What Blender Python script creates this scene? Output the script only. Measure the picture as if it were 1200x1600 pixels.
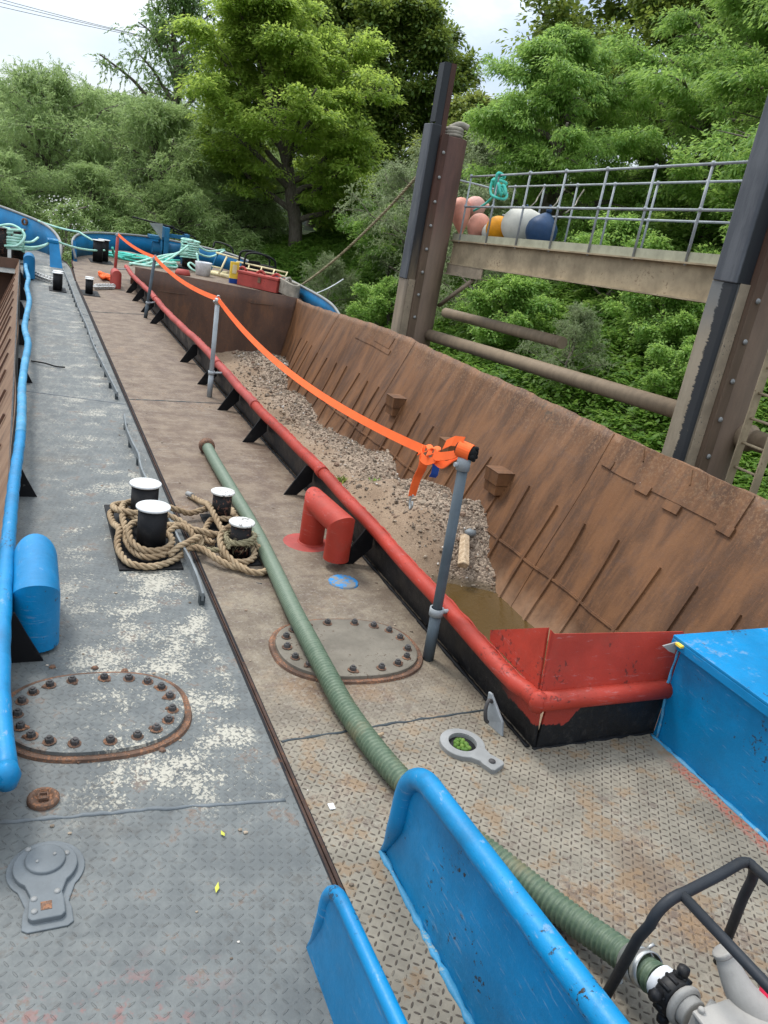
import bpy, bmesh, math, random
import numpy as np
from mathutils import Vector, Matrix
PI = math.pi
C = bpy.context.scene.collection
SC = bpy.context.scene
for o in list(bpy.data.objects): bpy.data.objects.remove(o)

# ------------------------------------------------------------------ camera
cam = bpy.data.cameras.new('camera'); co = bpy.data.objects.new('camera', cam); C.objects.link(co)
cam.sensor_fit = 'VERTICAL'; cam.sensor_height = 36.0; cam.lens = 27.68
cam.clip_start = 0.05; cam.clip_end = 2000
co.matrix_world = Matrix(((0.90802, -0.00892, -0.41883, 0), (-0.38546, 0.37380, -0.84362, 0), (0.16408, 0.92747, 0.33598, 2.0), (0, 0, 0, 1)))
SC.camera = co
SC.render.resolution_x = 768; SC.render.resolution_y = 1024

# ------------------------------------------------------------------ sky and sun
SUN_EL, SUN_AZ = math.radians(58), math.radians(-25)      # azimuth from +Y towards +X
w = bpy.data.worlds.new('World'); SC.world = w; w.use_nodes = True
nt = w.node_tree; nt.nodes.clear()
def wn(t, **k):
    n = nt.nodes.new(t)
    for a, b in k.items(): setattr(n, a, b)
    return n
sky = wn('ShaderNodeTexSky', sky_type='NISHITA', sun_disc=False, sun_elevation=SUN_EL, sun_rotation=SUN_AZ, air_density=1.0, dust_density=2.0)
tc = wn('ShaderNodeTexCoord'); mp = wn('ShaderNodeMapping'); mp.inputs['Scale'].default_value = (1, 1, 2.2)
nz = wn('ShaderNodeTexNoise'); nz.inputs['Scale'].default_value = 2.6; nz.inputs['Detail'].default_value = 7; nz.inputs['Roughness'].default_value = .55
cr = wn('ShaderNodeValToRGB'); cr.color_ramp.elements[0].position = .30; cr.color_ramp.elements[1].position = .50
nz2 = wn('ShaderNodeTexNoise'); nz2.inputs['Scale'].default_value = 4.5; nz2.inputs['Detail'].default_value = 5
cr2 = wn('ShaderNodeValToRGB'); cr2.color_ramp.elements[0].position = .38; cr2.color_ramp.elements[1].position = .66
cr2.color_ramp.elements[0].color = (4.3, 5.1, 6.1, 1); cr2.color_ramp.elements[1].color = (8.0, 8.3, 8.6, 1)
mx = wn('ShaderNodeMix', data_type='RGBA'); bg = wn('ShaderNodeBackground'); ow = wn('ShaderNodeOutputWorld')
bg.inputs['Strength'].default_value = 0.14
L = nt.links.new
L(tc.outputs['Generated'], mp.inputs[0]); L(mp.outputs[0], nz.inputs['Vector']); L(mp.outputs[0], nz2.inputs['Vector'])
L(nz.outputs[0], cr.inputs[0]); L(nz2.outputs[0], cr2.inputs[0])
L(cr.outputs[0], mx.inputs['Factor']); L(sky.outputs[0], mx.inputs['A']); L(cr2.outputs[0], mx.inputs['B'])
sx = wn('ShaderNodeSeparateXYZ'); mr = wn('ShaderNodeMapRange'); mr.inputs[1].default_value = 0; mr.inputs[2].default_value = 1; mr.inputs[3].default_value = .72; mr.inputs[4].default_value = 2.1   # an overcast sky is brightest overhead
L(tc.outputs['Generated'], sx.inputs[0]); L(sx.outputs[2], mr.inputs[0]); vm = wn('ShaderNodeVectorMath', operation='SCALE'); L(cr2.outputs[0], vm.inputs[0]); L(mr.outputs[0], vm.inputs['Scale']); L(vm.outputs[0], mx.inputs['B'])
L(mx.outputs['Result'], bg.inputs[0]); L(bg.outputs[0], ow.inputs[0])
sl = bpy.data.lights.new('sun', 'SUN'); sl.energy = 2.0; sl.angle = math.radians(14); sl.color = (1, .96, .9)
so = bpy.data.objects.new('sun', sl); C.objects.link(so)
sd = Vector((math.sin(SUN_AZ)*math.cos(SUN_EL), math.cos(SUN_AZ)*math.cos(SUN_EL), math.sin(SUN_EL)))
so.rotation_euler = sd.to_track_quat('Z', 'Y').to_euler(); so.location = (0, 0, 30)
SC.view_settings.view_transform = 'Standard'; SC.view_settings.look = 'None'
SC.view_settings.exposure = 0.3; SC.view_settings.gamma = 1
SC.render.engine = 'CYCLES'
SC.cycles.max_bounces = 6; SC.cycles.transparent_max_bounces = 6

# ------------------------------------------------------------------ node helpers
class G:
    """a material being built"""
    def __init__(s, name):
        s.m = bpy.data.materials.new(name); s.m.use_nodes = True; s.t = s.m.node_tree; s.t.nodes.clear()
        s.out = s.t.nodes.new('ShaderNodeOutputMaterial'); s.b = s.t.nodes.new('ShaderNodeBsdfPrincipled')
        s.t.links.new(s.b.outputs[0], s.out.inputs[0])
        s.b.inputs['Specular IOR Level'].default_value = .4
    def n(s, t, **k):
        n = s.t.nodes.new(t)
        for a, b in k.items(): setattr(n, a, b)
        return n
    def put(s, inp, v):
        if isinstance(v, V): s.t.links.new(v.s, inp)
        elif isinstance(v, (tuple, list)) and len(v) == 3 and inp.type == 'RGBA': inp.default_value = (*v, 1)
        else: inp.default_value = v
    def math(s, op, *a, clamp=False):
        n = s.n('ShaderNodeMath', operation=op, use_clamp=clamp)
        for i, v in enumerate(a): s.put(n.inputs[i], v)
        return V(s, n.outputs[0])
    def pos(s): return V(s, s.n('ShaderNodeNewGeometry').outputs['Position'])
    def nor(s): return V(s, s.n('ShaderNodeNewGeometry').outputs['Normal'])
    def obj(s): return V(s, s.n('ShaderNodeTexCoord').outputs['Object'])
    def sep(s, v):
        n = s.n('ShaderNodeSeparateXYZ'); s.put(n.inputs[0], v); return [V(s, n.outputs[i]) for i in range(3)]
    def comb(s, x, y, z=0.0):
        n = s.n('ShaderNodeCombineXYZ')
        for i, v in enumerate((x, y, z)): s.put(n.inputs[i], v)
        return V(s, n.outputs[0])
    def map(s, v, scale=(1, 1, 1), rot=(0, 0, 0), loc=(0, 0, 0)):
        n = s.n('ShaderNodeMapping'); s.put(n.inputs[0], v); n.inputs['Scale'].default_value = scale
        n.inputs['Rotation'].default_value = rot; n.inputs['Location'].default_value = loc; return V(s, n.outputs[0])
    def noise(s, v, scale, detail=4, rough=.55, dist=0.0):
        n = s.n('ShaderNodeTexNoise'); s.put(n.inputs['Vector'], v); n.inputs['Scale'].default_value = scale
        n.inputs['Detail'].default_value = detail; n.inputs['Roughness'].default_value = rough; n.inputs['Distortion'].default_value = dist
        return V(s, n.outputs[0])
    def voro(s, v, scale, feature='F1', out='Distance'):
        n = s.n('ShaderNodeTexVoronoi', feature=feature); s.put(n.inputs['Vector'], v); n.inputs['Scale'].default_value = scale
        return V(s, n.outputs[out])
    def ss(s, v, a, b):     # smoothstep
        n = s.n('ShaderNodeMapRange', interpolation_type='SMOOTHSTEP'); s.put(n.inputs[0], v)
        n.inputs[1].default_value = a; n.inputs[2].default_value = b; return V(s, n.outputs[0])
    def mix(s, f, a, b, blend='MIX'):
        n = s.n('ShaderNodeMix', data_type='RGBA', blend_type=blend); s.put(n.inputs['Factor'], f); s.put(n.inputs['A'], a); s.put(n.inputs['B'], b)
        return V(s, n.outputs['Result'])
    def bump(s, h, strength=.5, dist=.01):
        n = s.n('ShaderNodeBump'); s.put(n.inputs['Height'], h); n.inputs['Strength'].default_value = strength
        n.inputs['Distance'].default_value = dist; s.t.links.new(n.outputs[0], s.b.inputs['Normal'])
    def done(s, col, rough=.6, metal=0.0):
        s.put(s.b.inputs['Base Color'], col); s.put(s.b.inputs['Roughness'], rough); s.put(s.b.inputs['Metallic'], metal); return s.m
class V:
    def __init__(s, g, so): s.g, s.s = g, so
    def __add__(s, o): return s.g.math('ADD', s, o)
    __radd__ = __add__
    def __mul__(s, o): return s.g.math('MULTIPLY', s, o)
    __rmul__ = __mul__
    def __sub__(s, o): return s.g.math('SUBTRACT', s, o)
    def __rsub__(s, o): return s.g.math('SUBTRACT', o, s)

def paint(name, col, rust=.25, rough=.45, scale=1.0, chip=(.12, .055, .03), var=.2, bump=.3, spec=.27, dirt=(.1, .09, .075), dirtamt=.25, scuff=0):
    g = G(name); p = g.pos()
    n1 = g.noise(p, 3*scale, 6, .6); n2 = g.noise(p, 28*scale, 6, .7); n3 = g.noise(p, 90*scale, 3)
    c = g.mix(g.ss(n1, .3, .7), tuple(x*(1-var) for x in col), tuple(min(1, x*(1+var)) for x in col))
    c = g.mix(g.ss(g.noise(p, 7*scale, 7, .7), .5, .8)*dirtamt, c, dirt)
    m = g.ss(n2+n1*.5, 1.02-rust*.5, 1.08-rust*.5)
    c = g.mix(m, c, chip)
    if scuff:          # rubbed streaks, deeper chips in groups, low dents
        sn = g.noise(g.map(p, (.6, .6, 5), (.5, .3, .4)), 16*scale, 6, .75); c = g.mix(g.ss(sn+n1*.3, .74, .82)*.55*scuff, c, tuple(min(1, v*.5+.22) for v in col))
        ch = g.ss(g.noise(p, 44*scale, 5, .7)+g.ss(g.noise(p, 4.3*scale, 3), .52, .66)*.14, .70, .725); c = g.mix(ch*scuff, c, (.025, .02, .017)); c = g.mix(g.ss(g.noise(p, 2.2, 6, .7), .5, .75)*.45*scuff, c, tuple(v*.55+.012 for v in col)); m = m+ch
    g.b.inputs['Specular IOR Level'].default_value = spec
    g.bump(n2*.5+n3*.25-m*.6+(n1*2.5 if scuff else 0.0), bump, .004)
    return g.done(c, g.ss(n2, 0, 1)*.25+rough)

def rusty(name, zone=True, a=(.080, .036, .015), b=(.19, .085, .033), hull=False):
    g = G(name); p = g.pos(); x, y, z = g.sep(p)
    st = g.map(p, (1, 2.2, .45))
    n1 = g.noise(st, 2.2, 7, .6, .4); n2 = g.noise(p, 26, 5, .7); n3 = g.noise(p, 5, 6, .65); n4 = g.noise(p, 110, 3, .7)
    c = g.mix(g.ss(n1, .32, .68), a, b)
    c = g.mix(g.ss(n3, .5, .72)*.4, c, (.085, .05, .036)); c = g.mix(g.ss(g.noise(g.map(p, (1, 5, .35)), 3, 6, .7), .52, .66)*.4, c, (.21, .095, .042)); c = g.mix(g.ss(g.noise(g.map(p, (1, 4, .3), (0, 0, 1)), 2.3, 6, .75), .55, .7)*.35, c, (.055, .032, .025))            # purple mill-scale
    c = g.mix(g.ss(n2, .52, .75)*.4, c, (.27, .12, .05))
    if zone:
        top = g.ss(z+n3*.9-.45, -.1, .45)
        sp = g.ss(g.noise(p, 34, 6, .75), .48, .62)
        c = g.mix(top*sp*.55, c, (.27, .16, .085))
        c = g.mix(top*g.ss(g.noise(p, 1.6, 5, .6), .52, .68)*g.ss(g.noise(p, 22, 5, .7), .42, .6)*.75, c, (.045, .042, .03))
        c = g.mix(top*g.ss(g.voro(p, 15), .09, .05)*g.ss(g.noise(p, 3, 3), .52, .6)*.8, c, (.5, .46, .4))
        low = g.ss(z+n3*.5+.95, .05, -.35)
        c = g.mix(low*.75, c, (.33, .20, .12))
        c = g.mix(g.ss(z+n2*.15+g.noise(g.map(p, (1, 3, .3)), 3, 3)*.4+1.0, .0, .03)*.0, c, (0, 0, 0))
    g.bump(n3*.6+n2*.35+n4*.2, .55, .012)
    return g.done(c, g.ss(n2, .2, .9)*.25+.55)

def tread(g, p, pitch, rot=0.3, wid=.10):
    q = g.map(p, (1/pitch, 1/pitch, 1), (0, 0, rot)); u, v, _ = g.sep(q)
    iu = g.math('FLOOR', u); iv = g.math('FLOOR', v); par = g.math('FLOORED_MODULO', iu+iv, 2.0)
    fu = g.math('FRACT', u)-.5; fv = g.math('FRACT', v)-.5
    a = (fu+fv)*.7071; b = (fu-fv)*.7071
    sgn = par*2.0-1.0
    L1 = a*par+b*(1.0-par); L2 = b*par+a*(1.0-par)
    d = g.math('POWER', g.math('ABSOLUTE', L1)*(1/.40), 2.0)+g.math('POWER', g.math('ABSOLUTE', L2)*(1/wid), 2.0)
    return g.ss(d, 1.25, .45)

def deck_left():
    g = G('grey_deck_paint'); p = g.pos(); x, y, z = g.sep(p)
    big = g.noise(p, 1.3, 6, .6); mid = g.noise(p, 6, 6, .65); fine = g.noise(p, 60, 5, .75)
    t = tread(g, p, .031, .25)*g.ss(mid+fine*.25, .38, .58)
    c = g.mix(g.ss(mid, .35, .65), (.158, .172, .178), (.235, .25, .25))
    c = g.mix(g.ss(big, .56, .72)*.5, c, (.24, .205, .165))
    c = g.mix(g.ss(mid+fine*.4, .78, .86)*.55, c, (.25, .14, .085))
    # remains of an older cream coat between the treads
    area = g.ss(y, 2.0, 2.35)*g.ss(x+g.noise(p, 2.5, 3)*.22, .12, .5)*g.ss(x, .905, .84)
    area2 = g.ss(y, 5.2, 3.8)*.075+.0
    fl = g.noise(g.map(p, (1, .85, 1), (0, 0, .5)), 66, 5, .75, .5)
    patch = g.noise(p, 3.6, 6, .65)
    f = g.ss(fl+(patch-.5)*1.15+area2+area*.1, .69, .76)*area*(1.0-t*.6)
    c = g.mix(f*.9, c, (.72, .67, .57))
    far = g.ss(y, 4, 8)*g.ss(g.noise(g.map(p, (1, .3, 1)), 22, 6, .75)+patch*.35, .66, .76)
    c = g.mix(far*.35, c, (.47, .45, .41))
    c = g.mix(g.ss(y, 1.72, 1.5)*g.ss(x, .65, .3)*g.ss(g.noise(p, 14, 5, .7), .53, .62)*.5, c, (.42, .14, .12))
    c = g.mix(t*.25, c, (.13, .125, .12))
    c = g.mix(g.ss(g.noise(p, 18, 6, .75)+big*.4, .74, .84)*.45, c, (.12, .11, .10))
    g.bump(t*.55+fine*.3+mid*.4+f*.2, .9, .0035)
    return g.done(g.mix(1.0, c, (.60, .60, .575), 'MULTIPLY'), g.ss(fine, .2, .8)*.3+.42)

def deck_right():
    g = G('worn_brown_deck'); p = g.pos(); x, y, z = g.sep(p)
    big = g.noise(p, 1.1, 6, .6); mid = g.noise(p, 5, 7, .68); fine = g.noise(p, 55, 5, .75)
    t = tread(g, p, .0265, -.12, .13)*g.ss(g.noise(p, 3.2, 4)+g.math('ABSOLUTE', y-2.25)*.25, .36, .46)
    near = g.ss(y, 3.1, 2.2)
    base = g.mix(g.ss(mid, .35, .68), (.165, .13, .10), (.31, .265, .205))
    base = g.mix(g.ss(g.noise(p, 38, 6, .8), .46, .64)*.4, base, (.14, .10, .08))
    base = g.mix(g.ss(y, 3.2, 6)*.65, base, g.mix(g.ss(mid, .38, .62), (.15, .09, .062), (.255, .18, .13)))
    nearc = g.mix(g.ss(mid, .38, .66), (.235, .215, .18), (.34, .31, .26))
    c = g.mix(near, base, nearc)
    c = g.mix(g.ss(big+mid*.3, .70, .86)*.6, c, (.24, .13, .06))
    c = g.mix(g.ss(g.noise(p, 16, 5, .7)+big*.3, .70, .80)*.5, c, (.13, .09, .08))
    streak = g.ss(g.noise(g.map(p, (.35, 1.6, 1)), 9, 6, .75), .54, .68)*g.ss(y, 3, 6)
    c = g.mix(streak*.5, c, (.38, .33, .28))
    c = g.mix(g.ss(g.noise(p, 34, 6, .82)+big*.25, .66, .75)*.45, c, (.40, .37, .33))
    d = g.math('SQRT', g.math('POWER', (x-2.05)*2.0, 2.0)+g.math('POWER', y-1.55, 2.0))
    c = g.mix(g.ss(d+mid*.5, .55, .25)*.55, c, (.16, .09, .045))
    c = g.mix(t*g.ss(g.noise(p, 9, 3), .3, .5)*near*.85, c, (.06, .042, .032))
    c = g.mix(near*g.ss(g.noise(p, 7, 6, .7)+big*.35, .70, .78)*.55, c, (.30, .19, .10))
    c = g.mix(near*g.ss(g.noise(p, 20, 6, .8)+big*.5, .83, .88)*.6, c, (.14, .105, .09))
    c = g.mix(g.ss(g.math('ABSOLUTE', x-2.655), .05, .01)*g.ss(fine, .45, .52)*g.ss(y, 2.1, 2.0)*.7, c, (.5, .12, .08))
    g.bump(t*(near*.6+.35)+fine*.22+mid*.35, .9, .004)
    return g.done(g.mix(1.0, c, (.76, .73, .665), 'MULTIPLY'), g.ss(fine, .2, .8)*.3+.5)

M = {}
M['deckL'] = deck_left(); M['deckR'] = deck_right()
M['blue'] = paint('bright_blue_paint', (.001, .18, .40), .12, .3, 1, (.05, .035, .03), .15, .45, .35, (.02, .07, .12), .4, .8)
M['bluechip'] = paint('chipped_blue_paint', (.04, .24, .42), .38, .45, 1.3, (.22, .33, .38), .25, .5, .4, (.25, .3, .32), .5)
M['bluefar'] = paint('blue_bow_paint', (.006, .15, .33), .15, .4, .6, (.1, .06, .04), .2, .3)
M['red'] = paint('red_oxide_paint', (.36, .036, .020), .16, .42, 1, (.12, .02, .015), .18, .45, .3, (.24, .06, .04), .5, .6)
M['redpink'] = paint('faded_red_paint', (.36, .06, .048), .24, .45, 1, (.16, .05, .04), .2, .5)
M['black'] = paint('black_bitumen_paint', (.007, .007, .008), .14, .45, 1, (.07, .065, .058), .3, .5, .22, (.06, .055, .05), .5)
M['blackrust'] = paint('worn_black_paint', (.008, .007, .007), .45, .45, 1.6, (.16, .07, .045), .3, .6)
M['dgrey'] = paint('dark_grey_paint', (.045, .055, .06), .1, .4, 1, (.2, .2, .2), .2, .3)
M['galv'] = paint('galvanised_steel', (.30, .32, .33), .12, .45, 1.5, (.14, .13, .12), .2, .2, .5)
M['greypost'] = paint('grey_painted_pipe', (.075, .095, .11), .12, .42, 2, (.3, .3, .29), .2, .3)
M['white'] = paint('white_cap_paint', (.62, .62, .61), .16, .5, 2, (.3, .27, .24), .05, .3)
M['whiteworn'] = paint('worn_white_paint', (.6, .59, .56), .36, .5, 2.4, (.06, .04, .035), .1, .6)
M['deckgrey'] = paint('grey_fitting_paint', (.135, .15, .158), .1, .42, 2, (.2, .12, .08), .15, .4)
M['palegrey'] = paint('pale_fitting_paint', (.26, .26, .25), .2, .5, 2, (.2, .11, .07), .15, .4)
M['rust'] = paint('rusty_iron', (.14, .085, .06), .5, .7, 3, (.28, .14, .08), .4, .8, .2)
M['rustdk'] = paint('dark_rusty_bolt', (.075, .07, .068), .3, .6, 4, (.22, .1, .055), .3, .8, .3)
M['hold'] = rusty('rusty_hold_plate')
M['holdb'] = rusty('brown_bulkhead_plate', False, (.075, .042, .03), (.125, .066, .042))
M['rib'] = rusty('rusty_rib', False, (.09, .05, .036), (.15, .078, .05))
M['hullp'] = paint('hull_black', (.02, .02, .022), .3, .6, .5)
M['orange'] = paint('orange_webbing', (.86, .13, .025), 0, .6, 2, (.8, .1, .02), .08, .3, .3, (.6, .12, .05), .2)
M['bluetag'] = paint('blue_label', (.01, .05, .24), 0, .5)
M['foam'] = paint('black_foam', (.008, .008, .008), 0, .8, 3)
M['winch'] = paint('blue_winch_paint', (.012, .11, .22), .2, .45, 2)
M['yellow'] = paint('yellow_plastic', (.75, .52, .06), 0, .5)
M['cream'] = paint('cream_painted_wood', (.68, .58, .34), .1, .6)
M['bucket'] = paint('white_plastic', (.66, .67, .68), 0, .45, 2, dirtamt=.4)
M['castal'] = paint('cast_aluminium', (.34, .32, .29), .05, .45, 2, (.2, .17, .13), .12, .5, .5)
M['blackpl'] = paint('black_plastic', (.012, .012, .014), 0, .35)
M['pinkred'] = paint('red_plastic', (.62, .02, .07), 0, .35)
M['steel'] = paint('clamp_steel', (.5, .5, .48), 0, .28); M['steel'].node_tree.nodes['Principled BSDF'].inputs['Metallic'].default_value = .8
M['concrete'] = paint('mud_stained_beam', (.34, .27, .175), .3, .7, .9, (.22, .16, .1), .25, .4, .2, (.18, .13, .09), .5)
M['concrete2'] = paint('mossy_toe_board', (.36, .35, .25), .15, .7, 1.5, (.2, .16, .1), .15, .3)
M['pile2'] = paint('muddy_angle', (.3, .24, .17), .3, .65, 1.5, (.05, .05, .05), .2, .3)
M['discblue'] = paint('worn_disc', (.22, .22, .21), .62, .5, 1.0, (.03, .22, .5), .15, .4)
M['rustdk2'] = paint('dark_rubbed_edge', (.06, .035, .026), .4, .7, 3, (.12, .06, .035), .3, .6)
M['hold2'] = rusty('light_rusty_plate', False, (.2, .12, .075), (.3, .19, .12))
M['galvdk'] = paint('dull_grey_bar', (.17, .185, .19), .12, .45, 2, (.09, .06, .05), .2, .3)
M['deckgrey2'] = paint('grey_cover_flaked', (.17, .185, .19), .1, .45, 1, (.62, .6, .55), .15, .3, .4, (.62, .6, .55), .5)
M['dgreyf'] = paint('black_frame_paint', (.022, .025, .03), .05, .42, 2, (.12, .06, .04), .2, .2)
M['blue2'] = paint('scuffed_blue_paint', (.001, .19, .41), .2, .32, 1.2, (.03, .035, .04), .15, .5, .35, (.02, .07, .12), .4, 1.0)
M['deckcov'] = paint('grey_brown_cover', (.16, .14, .11), .3, .55, 1.5, (.10, .07, .05), .25, .6, .2, (.24, .21, .17), .6)

def tidal(name, a_top, a_low, zc, blend=.5):
    g = G(name); p = g.pos(); x, y, z = g.sep(p)
    n = g.noise(g.map(p, (3, 3, .5)), 3, 7, .65); n2 = g.noise(p, 45, 5, .7)
    up = g.mix(g.ss(n, .35, .68), a_top, tuple(v*1.7 for v in a_top))
    lo = g.mix(g.ss(n, .3, .7), a_low, tuple(v*1.35 for v in a_low))
    c = g.mix(g.ss(z+n*.8-.4, zc-blend, zc+blend), lo, up)
    c = g.mix(g.ss(n2, .52, .7)*.3, c, (.1, .065, .045))
    g.bump(n*.5+n2*.35, .5, .01); return g.done(c, .72)
M['pile'] = tidal('tide_stained_steel', (.055, .024, .016), (.115, .078, .052), 2.1, .7)
M['fender'] = tidal('rubbing_strip', (.016, .020, .025), (.17, .135, .09), 1.9, .5)
M['fenderface'] = tidal('rubbing_face', (.05, .055, .06), (.24, .19, .135), 1.5, 1.0)
def fendm():
    g = G('grey_rubbing_strip'); p = g.pos(); x, y, z = g.sep(p); n = g.noise(g.map(p, (3, 3, .5)), 3, 7, .65); m = g.noise(p, 20, 6, .7)
    c = g.mix(g.ss(x+(m-.5)*.02, 6.60, 6.625), g.mix(g.ss(n, .35, .65), (.06, .065, .075), (.10, .105, .115)), (.018, .02, .024))  # lit face towards the barge coloured grey, shaded sides coloured near black
    c = g.mix(g.ss(z+n*1.2, 2.7, 1.5)*g.ss(x, 6.61, 6.64)*g.ss(y, 9, 10), c, (.16, .12, .08)); g.bump(n+m*.5, .5, .008); return g.done(c, .55)
M['fender'] = fendm()
M['pipe'] = tidal('muddy_pipe', (.15, .11, .07), (.19, .14, .09), 9, .5)

def scraped():
    g = G('scraped_rubbing_face'); p = g.pos(); x, y, z = g.sep(p); n = g.noise(g.map(p, (3, 3, .5)), 3, 7, .65); j = g.noise(g.map(p, (2, 2, 26)), 2, 5, .8); m = g.noise(p, 9, 5, .7)
    c = g.mix(g.ss(n+m*.3, .4, .8), (.22, .18, .125), (.31, .26, .19)); c = g.mix(g.ss(z+n*.6, 1.6, 2.3)*.85, c, (.13, .14, .145))
    k = g.ss(y+(j-.5)*.14+(m-.5)*.1+g.ss(z, 2.2, .2)*.02, 6.43, 6.415)*g.ss(x, 6.66, 6.64)
    c = g.mix(k*g.ss(m, .25, .32), c, (.022, .024, .027)); g.bump(j*.5+m*.5, .5, .008); return g.done(c, .65)
M['scraped'] = scraped()
def rope_mat(name, a, b):
    g = G(name); p = g.pos(); n = g.noise(p, 9, 5, .6); n2 = g.noise(p, 160, 4, .8)
    c = g.mix(g.ss(n, .35, .65), a, b); c = g.mix(g.ss(n2, .55, .7)*.35, c, tuple(v*.45 for v in a))
    g.bump(n2, .7, .003); return g.done(c, .85)
M['rope'] = rope_mat('manila_rope', (.27, .185, .105), (.40, .295, .18))
M['ropeold'] = rope_mat('mossy_frayed_rope', (.22, .19, .11), (.36, .31, .19))
M['mint'] = rope_mat('mint_green_rope', (.33, .62, .5), (.5, .75, .64))
M['teal'] = rope_mat('teal_rope', (.05, .48, .38), (.14, .6, .48))
M['tanrope'] = rope_mat('grey_tan_rope', (.22, .2, .16), (.34, .3, .24))

def hose_mat():
    g = G('green_suction_hose'); p = g.pos(); x, y, z = g.sep(p); n = g.noise(p, 4, 5, .65); n2 = g.noise(p, 40, 5, .7)
    c = g.mix(g.ss(n2, .3, .7), (.065, .105, .062), (.115, .155, .098))
    d = g.ss(n, .45, .6)*g.ss(y, 2.75, 2.3)*g.ss(y, 1.35, 1.65)
    c = g.mix(d*.65, c, (.2, .16, .085)); c = g.mix(g.ss(y, 2.5, 4)*.45, c, (.17, .21, .155))
    g.bump(n2, .3, .003); return g.done(c, .5)
M['hose'] = hose_mat()

def hullside():
    g = G('coaming_black'); p = g.pos(); x, y, z = g.sep(p); n = g.noise(p, 30, 6, .75); n1 = g.noise(p, 5, 6, .7)
    c = g.mix(g.ss(n, .5, .75)*.6, (.008, .008, .009), (.06, .052, .045))
    # a slap of red paint that has run down the end plate from the rail
    edge = z+g.noise(g.map(p, (9, 9, 3)), 1.5, 5, .7)*.10+g.ss(x, 2.27, 2.16)*.09
    c = g.mix(g.ss(edge, .255, .262)*g.ss(y, 2.6, 2.35), c, (.36, .04, .025))
    g.bump(n+n1, .5, .006); return g.done(c, g.ss(n1, .3, .7)*.3+.35)
M['coam'] = hullside()

def gravel_mat():
    g = G('gravel_and_mud'); p = g.pos(); x, y, z = g.sep(p)
    v = g.voro(p, 38); vc = g.voro(p, 38, out='Color'); n = g.noise(p, 2.3, 6, .65); n2 = g.noise(p, 70, 5, .7)
    stone = g.mix(g.ss(g.sep(vc)[0], 0, 1), (.14, .10, .07), (.36, .275, .2))
    mud = g.mix(g.ss(n2+(n-.5)*.6, .3, .7), (.19, .125, .078), (.32, .225, .145))
    k = g.ss(x+(n-.5)*1.6, 3.9, 4.5)
    c = g.mix(k, mud, stone)
    c = g.mix(g.ss(z, -1.4, -1.47), c, (.12, .085, .05))
    g.bump((1.0-v)*k*.8+n2*.3, .8, .02); return g.done(c, .85)
M['gravel'] = gravel_mat()
def pebble_mat():
    g = G('pebbles'); r = V(g, g.n('ShaderNodeNewGeometry').outputs['Random Per Island'])
    c = g.mix(g.ss(r, 0, 1), (.12, .09, .065), (.35, .275, .2)); c = g.mix(g.ss(r, .93, .96), c, (.55, .5, .44))
    c = g.mix(g.ss(g.math('FRACT', r*17.0), .75, .8)*.7, c, (.24, .15, .1)); return g.done(c, .8)
M['pebble'] = pebble_mat()
def water_mat(name, col, rough, sc, amt):
    g = G(name); p = g.pos(); g.bump(g.noise(p, sc, 4, .6), amt, .05); g.b.inputs['Specular IOR Level'].default_value = .5
    return g.done(col, rough)
M['puddle'] = water_mat('puddle_water', (.085, .052, .018), .08, 9, .15)
M['river'] = water_mat('river_water', (.035, .04, .025), .08, 2, .5)
def ground_mat():
    g = G('river_bank_soil'); p = g.pos(); n = g.noise(p, 1.2, 6, .65); n2 = g.noise(p, 12, 5, .7)
    c = g.mix(g.ss(n, .4, .6), (.028, .045, .014), (.05, .075, .02)); c = g.mix(g.ss(n2, .5, .7)*.5, c, (.06, .05, .03))
    g.bump(n2, .8, .1); return g.done(c, .9)
M['ground'] = ground_mat()
def bark_mat(name, a, b):
    g = G(name); p = g.pos(); n = g.noise(g.map(p, (3, 3, .6)), 6, 6, .7); c = g.mix(g.ss(n, .35, .65), a, b); g.bump(n, .8, .03); return g.done(c, .9)
M['bark'] = bark_mat('tree_bark', (.08, .066, .05), (.16, .135, .105))
M['deadwood'] = bark_mat('pale_dead_wood', (.13, .1, .08), (.24, .2, .16))
M['wood'] = bark_mat('driftwood', (.36, .25, .15), (.55, .42, .28))
def leaf_mat(name, a, b, c3, trans=.35):
    g = G(name); p = g.pos(); r = V(g, g.n('ShaderNodeNewGeometry').outputs['Random Per Island'])
    n = g.noise(p, .55, 4, .6); n2 = g.noise(p, 2.2, 3, .6)
    c = g.mix(g.ss(n+(n2-.5)*.6, .32, .68), a, b); c = g.mix(g.ss(r, .55, 1)*.6, c, c3); c = g.mix(g.ss(r, .25, 0)*.5, c, tuple(v*.6 for v in a))
    g.put(g.b.inputs['Base Color'], c); g.b.inputs['Roughness'].default_value = .5; g.b.inputs['Specular IOR Level'].default_value = .3
    tr = g.n('ShaderNodeBsdfTranslucent'); g.put(tr.inputs[0], g.mix(.5, c, tuple(min(1, v*1.7) for v in c3)))
    ms = g.n('ShaderNodeMixShader'); ms.inputs[0].default_value = min(.6, trans+.14)
    g.t.links.new(g.b.outputs[0], ms.inputs[1]); g.t.links.new(tr.outputs[0], ms.inputs[2]); g.t.links.new(ms.outputs[0], g.out.inputs[0])
    return g.m
M['leaf_lime'] = leaf_mat('fresh_green_leaves', (0.163, 0.266, 0.042), (0.276, 0.400, 0.066), (0.390, 0.480, 0.095), .45)
M['leaf_mid'] = leaf_mat('mid_green_leaves', (0.131, 0.257, 0.052), (0.227, 0.376, 0.077), (0.341, 0.475, 0.117), .36)
M['leaf_willow'] = leaf_mat('grey_green_willow_leaves', (0.159, 0.240, 0.079), (0.249, 0.343, 0.114), (0.363, 0.463, 0.191), .35)
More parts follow.
